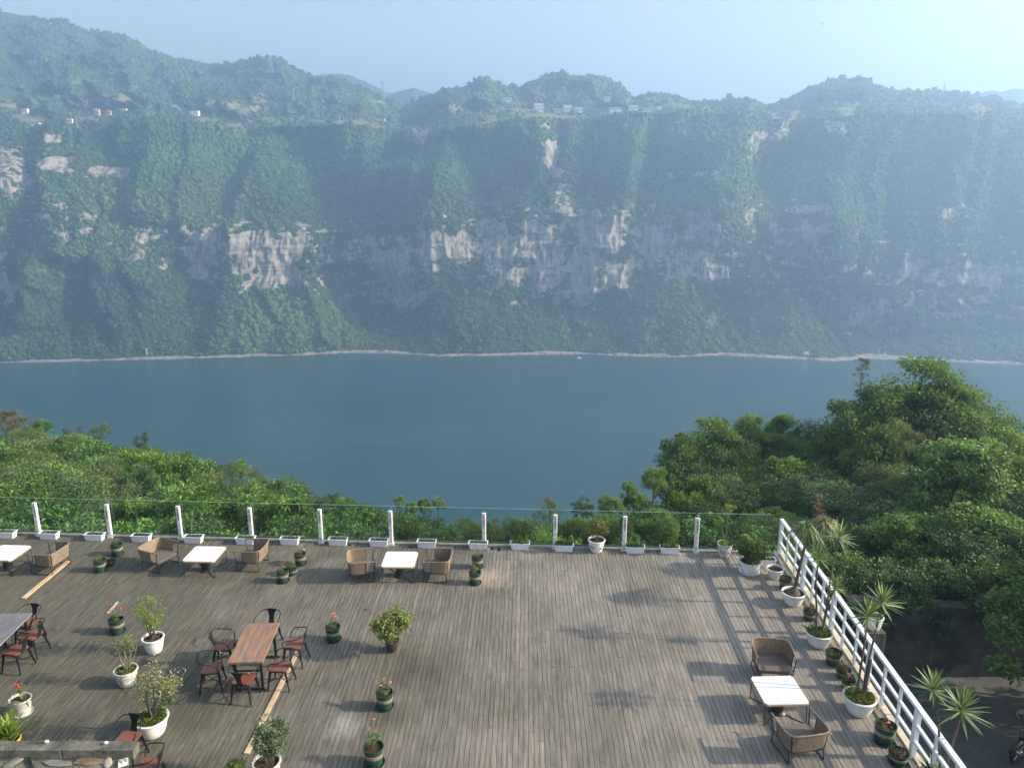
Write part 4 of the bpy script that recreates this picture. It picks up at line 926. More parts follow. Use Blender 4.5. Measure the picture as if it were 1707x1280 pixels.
# ---- three-headed yucca
def yucca_pot(px, py, r, h, label, heads, seed, under='spiky', lab=None, stump=None):
    t = round_pot(loc_(px, py), r, h, label); rs = np.random.default_rng(seed)
    moss(t, r, h, seed, 650, .065)
    if under: tuft(t, (-r*.45, .05, h-.03), 34, .30, GREYG if under == 'spiky' else LIME, seed+1, .09)
    base = [(-.06, .02, h-.05), (.06, 0, h-.05), (.10, .06, h-.05)]
    for k, (hx, hy, dy, L) in enumerate(heads):
        H = rel_(t, hx, hy, dy); p = np.array(base[k % 3]); m1 = p*.75+H*.25+np.array((rs.uniform(-.04, .04), 0, .10)); m2 = p*.35+H*.65+np.array((rs.uniform(-.06, .04), 0, .05))
        b = MB(); P = spline([p, m1, m2, H], 5); b.tube(P, np.linspace(.027, .016, len(P)), 8); b.build('trunk', BARK, t, True)
        yucca_head(t, H, L*.92, seed+10+k, 42)
    if stump is not None:
        H = rel_(t, *stump); b = MB(); P = spline([(.05, 0, h-.05), (.08, 0, .5), H*.6+np.array((.04, 0, .25)), H], 4); b.tube(P, np.linspace(.036, .024, len(P)), 8); b.build('cut_trunk', BARK, t, True)
    return t
yucca_pot(1363, 1074, .30, .33, 'large white pot with three slim yucca stems and mossy soil', [(1366, 930, .05, .42), (1399, 897, .25, .50), (1392, 980, -.05, .36)], 83)
small_pot(1388, 1106, .165, .30, 'green banded tub of bare soil next to the three-headed yucca pot', 'tub', 'bare', 84)
small_pot(1405, 1128, .15, .20, 'small dark bowl with a spiky dry succulent by the railing foot', 'tub', 'dry', 85)
t = small_pot(1413, 1147, .13, .19, 'small dark pot with one pink bloom behind the two-headed yucca pot', 'tub', 'green', 86); blooms(t, [(-.03, -.02, .33)], .06, PINK, 9)
yucca_pot(1430, 1186, .315, .36, 'large white pot with a two-headed yucca and a cut trunk', [(1446, 1028, 0, .46), (1470, 1006, .25, .50)], 87, 'lime', stump=(1452, 1098))
t = tub(loc_(1473, 1235), .185, .36, 'dark green tub of reddish soil by the railing, above the dry-leaf tub', True); blooms(t, [(.06, .02, .40)], .035, PINK, 12); moss(t, .17, .36, 88, 30, .04, DRY)
t = tub(loc_(1496, 1270), .165, .22, 'low green banded tub of dry brown leaves in the bottom right corner', True); moss(t, .15, .22, 89, 120, .06, DRY)
t = round_pot(loc_(1563, 1318), .30, .33, 'yucca in the bottom right corner with two tall heads leaning out past the railing')
tuft(t, (-.1, .1, .30), 60, .42, GREYG, 90, .08)
for k, (hx, hy, dy, L) in enumerate([(1555, 1150, 0, .40), (1602, 1185, -.1, .47)]):
    H = rel_(t, hx, hy, dy); b = MB(); P = spline([(.0+.08*k, 0, .28), H*.35+np.array((.03, 0, .20)), H*.7+np.array((.05-.02*k, 0, .08)), H], 5); b.tube(P, np.linspace(.024, .014, len(P)), 8); b.build('trunk', BARK, t, True); yucca_head(t, H, L, 91+k, 46)
# ---- white pot on a pillar outside the railing
x, y, z = at_y(1457, 1040, 16.2)
pil = MB(); pil.box((0, 0, (z-.12-4)/2-.0), (.42, .42, z-.12+4), bev=.02); pt = pil.build('pillar', WM, None, False, (x, y, 0)); tag(pt, 'dark concrete pillar outside the white railing, carrying a white pot', 'pillar')
t = round_pot((x, y, z-.12), .20, .34, 'white pot standing on the dark pillar outside the railing'); moss(t, .18, .34, 95, 80, .06)
# ================================================================ tubs and pots out on the deck
def flower_tub(px, py, r, h, label, fl, col, seed, ht=.16, n=200, lm=None, sau=True):
    t = tub(loc_(px, py), r, h, label, sau); rs = np.random.default_rng(seed)
    bush(t, (0, 0, h+ht*.45), r*.85, n, .05, lm or GREEN, seed, .9, 7, .55)
    pts = [np.array((rs.uniform(-r, r)*1.1, rs.uniform(-r, r)*.6, h+ht*rs.uniform(.9, 1.7))) for _ in range(fl)]
    if fl: stems(t, (0, 0, h-.05), pts, .005, .003, PALEB, 'flower_stem'); blooms(t, pts, .030, col, seed)
    return t
flower_tub(196, 924, .155, .32, 'green banded tub with low dark foliage, rear one of the trio between the left tables', 0, RED, 101, .06, 110, DARKG)
flower_tub(168, 951, .155, .32, 'green banded tub with one dry sprig, front one of the trio between the left tables', 0, RED, 102, .14, 60, OLIVE)
t = round_pot(loc_(184, 942), .15, .13, 'low brown bowl of soil beside the trio of tubs between the left tables', mat=BROWNP, name='plant_bowl')
flower_tub(196, 1053, .165, .34, 'green banded tub with red flowers behind the tall pale-leaved pot', 4, RED, 103, .24, 200)
flower_tub(501, 940, .155, .32, 'green banded tub of dark soil, rear of the trio beside the third rattan chair', 1, PINK, 104, .10, 60, OLIVE)
flower_tub(472, 969, .155, .32, 'green banded tub with a single red flower, front one of its trio', 1, RED, 105, .22, 50, OLIVE)
small_pot(487, 957, .15, .20, 'low green bowl overflowing with small leaves in the trio right of the third rattan chair', 'tub', 'green', 106)
flower_tub(556, 1066, .165, .34, 'green banded tub with a few pink flowers, alone right of the brown table', 4, solid('petal_rose', (.65, .08, .10), (.8, .2, .2)), 107, .26, 110, GREEN)
flower_tub(642, 1178, .165, .34, 'green banded tub with pale pink buds and fresh leaves on the lower deck', 3, PINK, 108, .20, 190, OLIVE)
flower_tub(624, 1272, .175, .36, 'green banded tub with two pink roses at the bottom edge of the photo', 2, PINK, 109, .34, 160, GREEN)
flower_tub(796, 945, .155, .33, 'green banded tub with small white flowers, rear one of the middle pair', 3, FLW, 110, .20, 90, OLIVE)
flower_tub(792, 972, .155, .33, 'green banded tub with trailing olive leaves, front one of the middle pair', 0, RED, 111, .20, 260, OLIVE)
# brown pot, variegated bush
t = round_pot(loc_(654, 1084), .165, .27, 'glossy brown pot with a full yellow-green bush in the middle of the deck', mat=BROWNP)
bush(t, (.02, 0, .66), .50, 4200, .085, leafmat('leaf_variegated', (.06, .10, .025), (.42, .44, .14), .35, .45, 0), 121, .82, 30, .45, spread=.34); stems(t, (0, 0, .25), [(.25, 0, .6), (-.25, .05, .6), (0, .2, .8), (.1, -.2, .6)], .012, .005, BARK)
# white bonsai pots on the left
t = round_pot(loc_(258, 1085), .235, .36, 'white pot with a tall slender pale yellow-green shrub, behind the two other white pots')
c_ = rel_(t, 250, 1026); stems(t, (-.03, 0, .32), [c_+np.array(q) for q in ((0, 0, .25), (.15, .05, .1), (-.2, .05, .1), (.1, -.1, -.15), (-.1, .1, -.1), (.05, 0, .3))], .018, .005, BARK, jit=.05)
bush(t, c_+np.array((0, 0, .05)), .36, 900, .055, LIME, 122, 1.45, 22, .55, spread=.45)
t = round_pot(loc_(213, 1140), .235, .36, 'stained white pot with a sparse grey-twigged shrub, middle one of the white pots', mat=POTD)
c_ = rel_(t, 208, 1078); stems(t, (0, 0, .32), [c_+np.array(q) for q in ((0, 0, .2), (.2, .05, .1), (-.25, .05, .1), (.15, -.1, .0), (-.1, .1, -.1), (.25, 0, .15), (-.15, -.1, .15))], .013, .004, PALEB, jit=.05)
bush(t, c_+np.array((-.03, 0, .04)), .34, 480, .05, OLIVE, 123, .8, 16, .55, spread=.42); moss(t, .22, .36, 124, 260, .05)
t = round_pot(loc_(255, 1222), .315, .36, 'biggest white pot with mossy soil and a wide shrub dotted with tiny white flowers')
c_ = rel_(t, 262, 1135); stems(t, (0, 0, .32), [c_+np.array(q) for q in ((0, 0, .2), (.3, .05, .15), (-.3, .05, .1), (.2, -.1, .0), (-.15, .1, -.1), (.35, 0, .3), (-.2, -.1, .25), (.12, .1, .3), (-.38, 0, -.2))], .017, .004, BARK, jit=.06)
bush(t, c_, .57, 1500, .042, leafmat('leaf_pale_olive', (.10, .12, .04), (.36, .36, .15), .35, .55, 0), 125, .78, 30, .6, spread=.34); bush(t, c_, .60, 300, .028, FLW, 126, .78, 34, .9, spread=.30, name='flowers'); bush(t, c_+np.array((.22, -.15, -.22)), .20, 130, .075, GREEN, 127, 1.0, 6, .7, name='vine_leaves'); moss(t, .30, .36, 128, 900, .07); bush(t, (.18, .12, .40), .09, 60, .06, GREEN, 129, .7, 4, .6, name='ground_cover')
t = round_pot(loc_(38, 1188), .205, .34, 'cream oval pot on a saucer with a thin red-flowered plant, bottom left', mat=POTD, saucer=True, oval=.9)
c_ = rel_(t, 33, 1148); bush(t, c_, .09, 50, .06, GREEN, 130, .7, 4, .5); stems(t, (0, 0, .3), [c_], .006, .004, PALEB); blooms(t, [c_+np.array((-.06, 0, .08)), c_+np.array((.02, 0, .10)), c_+np.array((-.02, 0, .02))], .05, solid('petal_dull_red', (.45, .08, .06), (.65, .2, .15)), 31); tuft(t, (.12, -.05, .28), 26, .32, OLIVE, 131, .10)
t = round_pot(loc_(20, 1246), .17, .20, 'yellow pot with tall strappy yellow-green leaves at the left edge behind the parapet', mat=YELP)
for k, (dx, dy) in enumerate([(-.2, 0), (-.08, .05), (.02, -.05), (-.3, .1), (-.14, -.1)]): tuft(t, (dx*1.1, dy, .16), 34, .68, LIME, 132+k, .10, open_=.55, droop=.3)
t = round_pot(loc_(447, 1300), .245, .40, 'pale marbled pot with a round grey-green leafed bush, bottom of the photo', mat=POTD)
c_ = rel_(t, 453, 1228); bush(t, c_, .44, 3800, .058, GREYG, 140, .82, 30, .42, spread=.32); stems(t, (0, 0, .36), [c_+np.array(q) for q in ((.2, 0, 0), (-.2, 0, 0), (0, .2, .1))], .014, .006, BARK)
t = round_pot(loc_(398, 1318), .20, .30, 'small light-leaved potted plant cut off by the photo bottom edge, left of the grey-green bush')
bush(t, (0, 0, .45), .24, 300, .085, LIME, 141, .8, 10, .45)
# tiny litter on the deck
for i, (px, py, s_, lb) in enumerate([(612, 1016, (.16, .05, .02), 'curled dry leaf on the deck above the leafy brown pot'), (498, 1048, (.07, .03, .015), 'small dark scrap lying behind the brown table right side')]):
    x, y, _ = at(px, py); V0_, F0_ = ico(2); rr = np.random.default_rng(i); b = MB(); b.add(V0_*(1+.5*(rr.random((len(V0_), 1))-.5))*np.array(s_)*.5+np.array((0, 0, s_[2]*.5)), [tuple(f) for f in F0_]); tag(b.build('fallen_leaf', solid('dead_leaf', (.05, .035, .025), (.12, .09, .06)), None, False, (x, y, .003), i), lb, 'leaf')
# ================================================================ trees on our slope
TG = {}
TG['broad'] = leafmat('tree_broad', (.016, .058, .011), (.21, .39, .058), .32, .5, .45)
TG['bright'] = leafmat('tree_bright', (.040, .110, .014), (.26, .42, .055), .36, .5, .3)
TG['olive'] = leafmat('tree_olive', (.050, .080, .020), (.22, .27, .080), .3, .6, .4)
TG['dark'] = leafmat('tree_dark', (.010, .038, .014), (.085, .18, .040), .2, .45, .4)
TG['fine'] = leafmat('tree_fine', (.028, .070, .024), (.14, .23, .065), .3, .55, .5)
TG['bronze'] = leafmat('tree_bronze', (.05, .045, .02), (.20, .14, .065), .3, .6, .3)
TRUNK = worn('tree_trunk', (.030, .024, .018), (.085, .070, .052), 6, .9, 0, .6, .1)
def tree_proto(kind, seed, R_=2.3, H=6.5, nl=64, per=165, L=.21, wd=.5, flat=.7, lr=.55, crown=.62, layered=False):
    rs = np.random.default_rng(seed); t = empty('leafy_tree', (0, 0, 0), 0, 'x', 'tree')
    zc = H*(1-crown/2); rz_ = H*crown/2
    d = rs.standard_normal((nl, 3)); d /= np.linalg.norm(d, axis=1)[:, None]; d[:, 2] = np.where(d[:, 2] < -.35, -d[:, 2], d[:, 2])
    q = (.66+.34*rs.random(nl)**.6)[:, None]; lump = 1+.28*np.sin(d[:, :1]*4+seed)+.18*np.sin(d[:, 1:2]*5+seed*2)
    C = np.array((0, 0, zc))+d*q*lump*np.array((R_, R_, rz_)); C[:, 2] = np.minimum(C[:, 2], H*1.02)
    P = []; T = []; D = []
    for k in range(nl):
        r = lr*rs.uniform(.65, 1.3); n = int(per*rs.uniform(.7, 1.3)); hz_ = .48 if layered else flat
        x, dd = ball(n, C[k], r, rs, .30, hz_); P.append(x); T.append(np.clip(.42+.30*rs.uniform(-1, 1)+.22*rs.standard_normal(n)+.18*dd[:, 2], 0, 1))  # clump tops get a lighter tone: sunlit tops painted into leaf colour
        if layered: e = dd*np.array((1, 1, .35)); e[:, 2] -= .15; D.append(e+rs.standard_normal((n, 3))*.35)
        else: D.append(dd*.6+rs.standard_normal((n, 3))*.8)
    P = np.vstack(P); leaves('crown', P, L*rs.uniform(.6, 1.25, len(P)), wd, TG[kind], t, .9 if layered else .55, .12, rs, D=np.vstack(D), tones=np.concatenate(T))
    b = MB(); h0 = H*(1-crown)*1.05; b.tube(spline([(0, 0, -9), (0, 0, -4), (.08, .03, h0*.5), (-.05, .06, h0), (.0, 0, zc)], 4), np.linspace(.20, .06, 17)*R_/2.3, 7)
    for k in range(0, nl, 4):
        p = np.array((0, 0, h0+(zc-h0)*rs.random())); b.tube(spline([p, p*.5+C[k]*.5+rs.uniform(-.2, .2, 3)+np.array((0, 0, -.15)), C[k]], 3), np.linspace(.06, .015, 7)*R_/2.3, 5)
    b.build('trunk', TRUNK, t, True)
    return t
PR = {'broad': [tree_proto('broad', 1), tree_proto('broad', 2, 2.0, 6, 44)], 'bright': [tree_proto('bright', 3, 1.9, 5.6, 46, 120, .19)], 'bright2': [tree_proto('bright', 13, 1.5, 4.2, 30, 110, .20, .5, .6, .5)],
      'olive': [tree_proto('olive', 4, 2.1, 6.2, 50, 150, .12, .45)], 'dark': [tree_proto('dark', 5, 2.4, 6.8, 56, 150, .16)], 'fine': [tree_proto('fine', 6, 2.2, 5.5, 60, 190, .095, .5, .7, .55), tree_proto('fine', 16, 1.9, 5.0, 50, 190, .10, .5)],
      'layered': [tree_proto('broad', 7, 3.3, 8.0, 120, 210, .22, .36, .4, .78, .75, True), tree_proto('broad', 17, 2.9, 7.4, 100, 210, .22, .36, .4, .74, .75, True)],
      'tall': [tree_proto('dark', 8, 1.2, 7.5, 36, 110, .16, .5, .8, .45, .72)], 'bronze': [tree_proto('bronze', 9, 1.1, 5, 22, 90, .13, .4, .5, .4)],
      'shade_shrub': [tree_proto('dark', 30, 1.3, 2.2, 34, 110, .14, .55, .7, .42, .95)], 'shrub': [tree_proto('fine', 10, 1.25, 2.2, 34, 110, .15, .55, .7, .42, .95), tree_proto('broad', 20, 1.3, 2.2, 34, 110, .13, .55, .7, .42, .95)]}
cnt = {}; rt = random.Random(5)
def tree(kind, x, y, top, label, group, width=None, zg=None, name=None):
    ps = PR[kind]; i = cnt.get(kind, 0); cnt[kind] = i+1; p = ps[i % len(ps)]
    z = float(gz(x, y)) if zg is None else zg; H0 = p['H']; R0 = p['R']; s = max(top-z, .6)/H0; w_ = (width/2/R0) if width else min(s, 1.15)*rt.uniform(.85, 1.1)
    if name and not USED.get(p.name): pass
    nm = p.name; o = p if not USED.get(nm) else copy_tree(p); USED[nm] = True
    s = float(np.clip(s, w_*.72, w_*1.25))
    o.location = (x, y, top-s*H0); o.rotation_euler = (0, 0, rt.random()*6.28); o.scale = (w_, w_, s); o['label'] = label; o['category'] = 'shrub' if 'shrub' in kind else 'tree'
    if 'shrub' in kind: o.name = 'leafy_shrub'
    if group: o['group'] = group
    elif 'group' in o: del o['group']
    return o
for k, HR in (('broad', [(6.5, 2.3), (6, 2.0)]), ('bright', [(5.6, 1.9)]), ('bright2', [(4.2, 1.5)]), ('olive', [(6.2, 2.1)]), ('dark', [(6.8, 2.4)]), ('fine', [(5.5, 2.2), (5, 1.9)]), ('layered', [(8.0, 3.3), (7.4, 2.9)]), ('tall', [(7.5, 1.2)]), ('bronze', [(5, 1.1)]), ('shade_shrub', [(2.2, 1.3)]), ('shrub', [(2.2, 1.25), (2.2, 1.3)])):
    for p, (h_, r_) in zip(PR[k], HR): p['H'] = h_*1.06; p['R'] = r_*1.2
for v_ in [q for l_ in PR.values() for q in l_]: v_.name = 'leafy_tree'
def px_tree(kind, px, ptop, Y, label, group=None, width_px=None, zg=None):
    x, y, z = at_y(px, ptop, Y); dist = Y*cp-(z-CAMZ)*sp
    return tree(kind, x, y, z, label, group, width_px*dist/FOC if width_px else None, zg)
LW = 'trees of the wood left of the river view'
named = [
 ('bronze', 8, 682, 63, 'brownish feathery tree top at the upper left edge of the near wood', 60), ('bronze', 28, 694, 60, 'second brownish tree top just right of the one at the left edge', 56),
 ('broad', 68, 698, 66, 'small dark green tree top sticking up second along the left skyline', 34), ('tall', 110, 712, 64, 'thin dark spire-like tree on the left skyline', 14), ('bronze', 132, 710, 64, 'thin brown spire-like tree on the left skyline', 14),
 ('fine', 162, 706, 62, 'loose blue-green tree standing highest near the left of the wood', 44), ('bright', 128, 728, 54, 'big bright green round tree in the upper left wood', 105), ('dark', 100, 745, 52, 'darker green tree left of the big bright round one', 80),
 ('olive', 50, 716, 56, 'large olive brown tree at the top left of the wood', 110), ('olive', 10, 735, 52, 'olive tree at the left edge below the brown tops', 90), ('olive', 50, 790, 40, 'wide yellowish olive tree above the first white post', 150), ('olive', 120, 810, 38, 'yellowish olive tree left of the second white post', 110),
 ('fine', 205, 742, 58, 'pale grey-green tree on the skyline right of the bright round one', 60), ('tall', 234, 718, 62, 'small pointed grey-green tree rising from the left skyline', 26), ('fine', 262, 742, 58, 'mid green tree under the pointed one on the skyline', 60), ('broad', 300, 755, 55, 'rounded green tree on the slanting skyline above the third post', 60),
 ('broad', 340, 768, 52, 'green tree with rounded top between the third and fourth posts skyline', 60), ('fine', 385, 768, 52, 'light green tree on the skyline left of the fourth post', 50), ('bright2', 400, 768, 49, 'narrow bright tree on the skyline above the fourth post', 36), ('olive', 430, 785, 46, 'olive tree with thin spikes on top right of the fourth post', 60),
 ('bright', 470, 797, 44, 'bright green tree on the slope left of the fifth post', 56), ('fine', 500, 806, 42, 'bluish green tree just left of the fifth post', 44), ('tall', 512, 808, 43, 'thin brown-tipped tree above the fifth post', 14), ('dark', 545, 822, 40, 'dark round tree right of the fifth post', 44),
 ('broad', 578, 832, 37, 'low dark green tree in the dip between the fifth and sixth posts', 46), ('fine', 600, 836, 36, 'pale green tree on the skyline before the sixth post', 46), ('bright2', 664, 826, 29, 'slim bright tree top rising beside the sixth post', 22), ('bright2', 684, 834, 29, 'second slim bright top right of the sixth post', 26),
 ('broad', 706, 832, 30, 'third leafy top right of the sixth post', 30), ('bright2', 730, 830, 29, 'slim leafy top standing clear against the river', 24), ('dark', 690, 852, 28.5, 'dense dark green tree below the slim tops by the sixth post', 110),
 ('broad', 290, 770, 40, 'broad mid green tree above the third post', 110), ('dark', 350, 812, 36, 'darker leafy tree left of the fourth post', 90), ('bright', 455, 828, 31, 'yellow-green round tree right of the fourth post', 60), ('broad', 210, 778, 44, 'broad tree left of the third post', 110), ('dark', 170, 790, 44, 'dark tree above the second post', 70),
 ('fine', 780, 868, 27, 'low grey-green tree left of the seventh post', 50), ('fine', 825, 876, 26.5, 'low fine-leaved tree right of the seventh post', 60), ('fine', 870, 866, 27, 'low grey-green tree halfway to the eighth post', 60), ('tall', 858, 862, 28.5, 'tiny dark spire just left of the eighth post', 12),
 ('olive', 917, 829, 30, 'small olive tree standing against the river above the eighth post', 44), ('dark', 972, 832, 31, 'dark grey-green round tree right of the eighth post', 44), ('dark', 905, 862, 27, 'dark shrubby tree behind the eighth post', 70), ('bright', 1020, 824, 30, 'bright green rounded tree left of the ninth post', 52), ('bright2', 1047, 802, 33, 'small pale green tree top above the ninth post', 26), ('broad', 1060, 812, 32, 'mid green tree right of the ninth post', 56),
 ('bright', 1092, 776, 36, 'pale yellow-green tree at the left foot of the large trees', 56), ('bright', 960, 868, 26.2, 'bright green low tree seen through the glass behind the potted rose', 60), ('bright', 1010, 862, 26.4, 'bright green low tree seen through the glass right of the potted rose', 56), ('dark', 1100, 840, 29, 'dark leafy tree behind the glass left of the tenth post', 130),
 ('layered', 1190, 700, 41, 'wide dark-leaved tree with layered top left of the tallest tree', 190), ('bright', 1250, 688, 43, 'light green tree top left of the tallest trees, above the tenth post', 70), ('broad', 1302, 690, 44, 'rounded light green top between the layered tree and the tallest one', 76), ('layered', 1375, 716, 42, 'dark layered tree directly left of the tallest tree', 170),
 ('layered', 1545, 600, 41, 'tallest tree, its spreading crown reaching over the river', 270), ('layered', 1490, 645, 42, 'layered tree leaning left off the tallest crown', 200), ('layered', 1620, 648, 40, 'layered tree at the right shoulder of the tallest crown', 190), ('bronze', 1441, 594, 43, 'small bronze tuft of leaves at the top left of the tallest tree', 32),
 ('olive', 1520, 700, 37, 'tree with pinkish brown new leaves in the middle of the large trees', 110), ('dark', 1260, 790, 33, 'dark dense tree behind the far deck corner', 170), ('dark', 1400, 800, 31, 'dark dense tree behind the ponytail palm', 190), ('broad', 1160, 800, 32, 'dark green tree left of the deck corner', 110),
 ('broad', 1600, 740, 28, 'big rounded tree at the right above the retaining wall', 220), ('bright', 1690, 728, 31, 'large tree at the right edge of the photo', 190), ('broad', 1520, 850, 26, 'mid green tree above the retaining wall capping', 200), ('broad', 1660, 850, 24.5, 'large drooping tree right above the retaining wall', 240),
 ('dark', 1470, 930, 24, 'shaded tree just outside the white railing', 140), ('fine', 1290, 860, 26, 'fine-leaved tree behind the bushy corner shrub', 120), ('broad', 1420, 900, 25.5, 'leafy tree behind the yucca heads', 130), ('dark', 1600, 930, 23, 'low dark tree behind the wall capping', 170)]
for k, px, pt_, Y, lb, wpx in named: px_tree(k, px, pt_, Y, lb, None, wpx)
for px, rw, wpx in ((1215, 716, 120), (1275, 722, 110), (1335, 722, 120), (1372, 728, 110), (1150, 765, 100)): px_tree('layered', px, rw, 41.5, 'dark leafy tree filling in among the tall trees behind the right of the terrace', 'trees filling in under the tallest ones', wpx)
# hanging dark tree in front of the wall at the right edge, rooted in the yard
tree('broad', 14.3, 18.0, .1, 'dark leafy tree overhanging the right end of the yard', None, 4.4, zg=-4); tree('dark', 15.9, 18.4, 1.0, 'tall dark tree standing right of the wall at the photo edge', None, 4.2, zg=-4)
tree('broad', 17.2, 16.6, .8, 'dark tree in the yard beyond the motorcycle', None, 4.0, zg=-4)
# the rest of the wood
rf = random.Random(9); nfill = 0
for Y in np.arange(25.5, 66, 3.0):
    xw = Y*.78
    xx = -xw
    while xx < Y*.10:
        x = xx+rf.uniform(-.9, .9); y = Y+rf.uniform(-1.2, 1.2); a = x/y; ye = float(interp(EDG, a)); xx += 3.1
        if y > ye+2: continue
        ct = CAMZ-y*math.tan(R(float(interp(DEP, a)))) ; z = float(gz(x, y)); top = min(z+rf.uniform(4.4, 6.2), ct-.5-rf.random()*.8)
        if y < 28: top = min(top, -1.3)
        k = rf.choice(['broad', 'broad', 'fine', 'bright', 'olive' if x < -18 else 'broad', 'dark', 'fine']); tree(k, x, y, top, 'green leafy tree in the thick of the wood beyond the left part of the glass', LW); nfill += 1
TOPR = [(1040, 860), (1090, 800), (1130, 770), (1170, 715), (1240, 700), (1300, 698), (1360, 712), (1400, 690), (1450, 640), (1540, 615), (1620, 640), (1700, 700), (1800, 690), (2100, 690)]
NEARR = [(1040, 905), (1200, 890), (1300, 880), (1400, 880), (1500, 870), (1600, 850), (1707, 830), (2100, 820)]
for Y in np.arange(24.0, 44, 2.7):
    px = 1070.0
    while px < 2080:
        f = min(1, (Y-24)/18.0)**.9; row = float(np.interp(px, *np.array(TOPR).T))*f+float(np.interp(px, *np.array(NEARR).T))*(1-f)+(rf.uniform(4, 34) if Y > 36 else rf.uniform(14, 46))
        x, y, z = at_y(px+rf.uniform(-20, 20), row, Y+rf.uniform(-.8, .8)); far_ = Y > 33
        k = rf.choice(['broad', 'dark', 'dark', 'dark', 'broad', 'fine'] if not far_ else ['broad', 'dark', 'layered', 'broad', 'fine'])
        tree(k, x, y, z, 'dark leafy tree filling in among the tall trees behind the right of the terrace' if far_ else 'leafy tree in the thicket above the retaining wall', 'trees filling in under the tallest ones' if far_ else 'thicket trees above the retaining wall', 5.0 if far_ else 3.9); nfill += 1
        px += (5.0 if far_ else 3.6)*FOC/Y*.78
for px in range(735, 1110, 17):
    px_tree(rf.choice(['fine', 'fine', 'dark', 'broad'] if px < 950 else ['bright', 'broad', 'dark', 'fine']), px+rf.uniform(-6, 6), 866+rf.uniform(0, 16)-(max(0, px-930)*.10), 26.3+rf.uniform(-1.2, 1.4), 'low leafy tree on the slope behind the middle of the glass', 'low trees behind the middle of the glass', 62)
# shrubs right behind the glass
x = -19.5
while x < 7.2:
    y = front(x)+rf.uniform(1.0, 2.3); big_ = x < -3.5
    tree('shrub', x, y, rf.uniform(-.75, -.25) if big_ else rf.uniform(-1.5, -1.0), 'bright leafy shrub growing up behind the glass balustrade', 'shrubs behind the glass', rf.uniform(2.4, 3.4), zg=-3.0); x += rf.uniform(1.1, 1.6); nfill += 1
x = 8.4
while x < 18:
    tree('shade_shrub', x, 20.5+rf.uniform(-.2, .4), rf.uniform(-1.1, -.4), 'shaded shrub growing over the retaining wall capping', 'shrubs over the retaining wall', rf.uniform(2.0, 2.8), zg=-2.9); x += 1.5; nfill += 1  # shade on these shrubs is painted in by the darker leaf colour
# trees right of the yard that keep it in shade
for i, (x, y, t_) in enumerate([(19.5, 6, 4.4), (20.0, 10, 4.8), (20.5, 14, 5.0), (21, 17.5, 4.5), (23, 12, 6.0), (23, 7.5, 6), (24, 16.5, 6.5), (19.0, 2.5, 4.5), (18.0, 12.3, 3.2), (18.2, 16, 3.4), (18.0, 8.5, 3.4)]):
    tree('dark', x, y, t_, 'dark tree closing the right side of the yard', 'trees at the right of the yard', 5.4, zg=-4.2)
for i in range(11): tree('dark', 18.6+.8*(i % 2), 3.0+i*1.55, .3+.5*(i % 3), 'dark tree closing the right side of the yard', 'trees at the right of the yard', 4.6, zg=-4.2)
print('fill trees', nfill)
for k_, l_ in PR.items():
    for p in l_:
        if not p.get('label') or p['label'] == 'x':
            for c_ in list(p.children): bpy.data.objects.remove(c_)
            bpy.data.objects.remove(p)
for o in sc.objects:
    for q in ('H', 'R'):
        if q in o: del o[q]
# ================================================================ far houses, pylons, marks on the far bank
HW = worn('far_plaster', (.76, .74, .70), (.88, .86, .82), .3, .8, 0, 0); HR_ = worn('far_orange_roof', (.50, .20, .12), (.60, .27, .16), .3, .8, 0, 0); HD = solid('far_window', (.05, .06, .07), (.08, .09, .10)); HG = worn('far_grey_roof', (.30, .31, .33), (.42, .43, .45), .3, .7, 0, 0); HP = worn('far_pink_wall', (.50, .34, .28), (.62, .44, .36), .3, .8, 0, 0)
def house(px, py, wpx, hpx, wall, roof, label, pitched=False, rz=0.0):
    P_ = on_slope(px, py, 3.9); d = P_[1]/cp; w_ = 1.0*wpx*d/FOC; h = 1.0*hpx*d/FOC; dp = w_*.6
    t = empty('hillside_house', (P_[0], P_[1]-3.0, P_[2]+.8), rz, label, 'house', 'houses on the terrace above the cliffs')
    b = MB(); b.box((0, 0, h/2-1.5), (w_, dp, h+3)); b.build('wall', wall, t)
    b = MB()
    if pitched: b.add([(-w_*.54, -dp*.6, h), (w_*.54, -dp*.6, h), (w_*.54, dp*.6, h), (-w_*.54, dp*.6, h), (-w_*.54, 0, h*1.35), (w_*.54, 0, h*1.35)], [(0, 1, 5, 4), (2, 3, 4, 5), (1, 2, 5), (3, 0, 4), (3, 2, 1, 0)])
    else: b.box((0, 0, h+.2), (w_*1.06, dp*1.1, .5))
    b.build('roof', roof, t); n = max(2, int(w_/3))
    for f in range(max(1, int(h/3.2))):
        for k in range(n): b = MB(); b.box((-w_/2+(k+.5)*w_/n, -dp/2-.03, 1.7+f*3.1), (w_/n*.42, .08, 1.5)); b.build('window', HD, t)
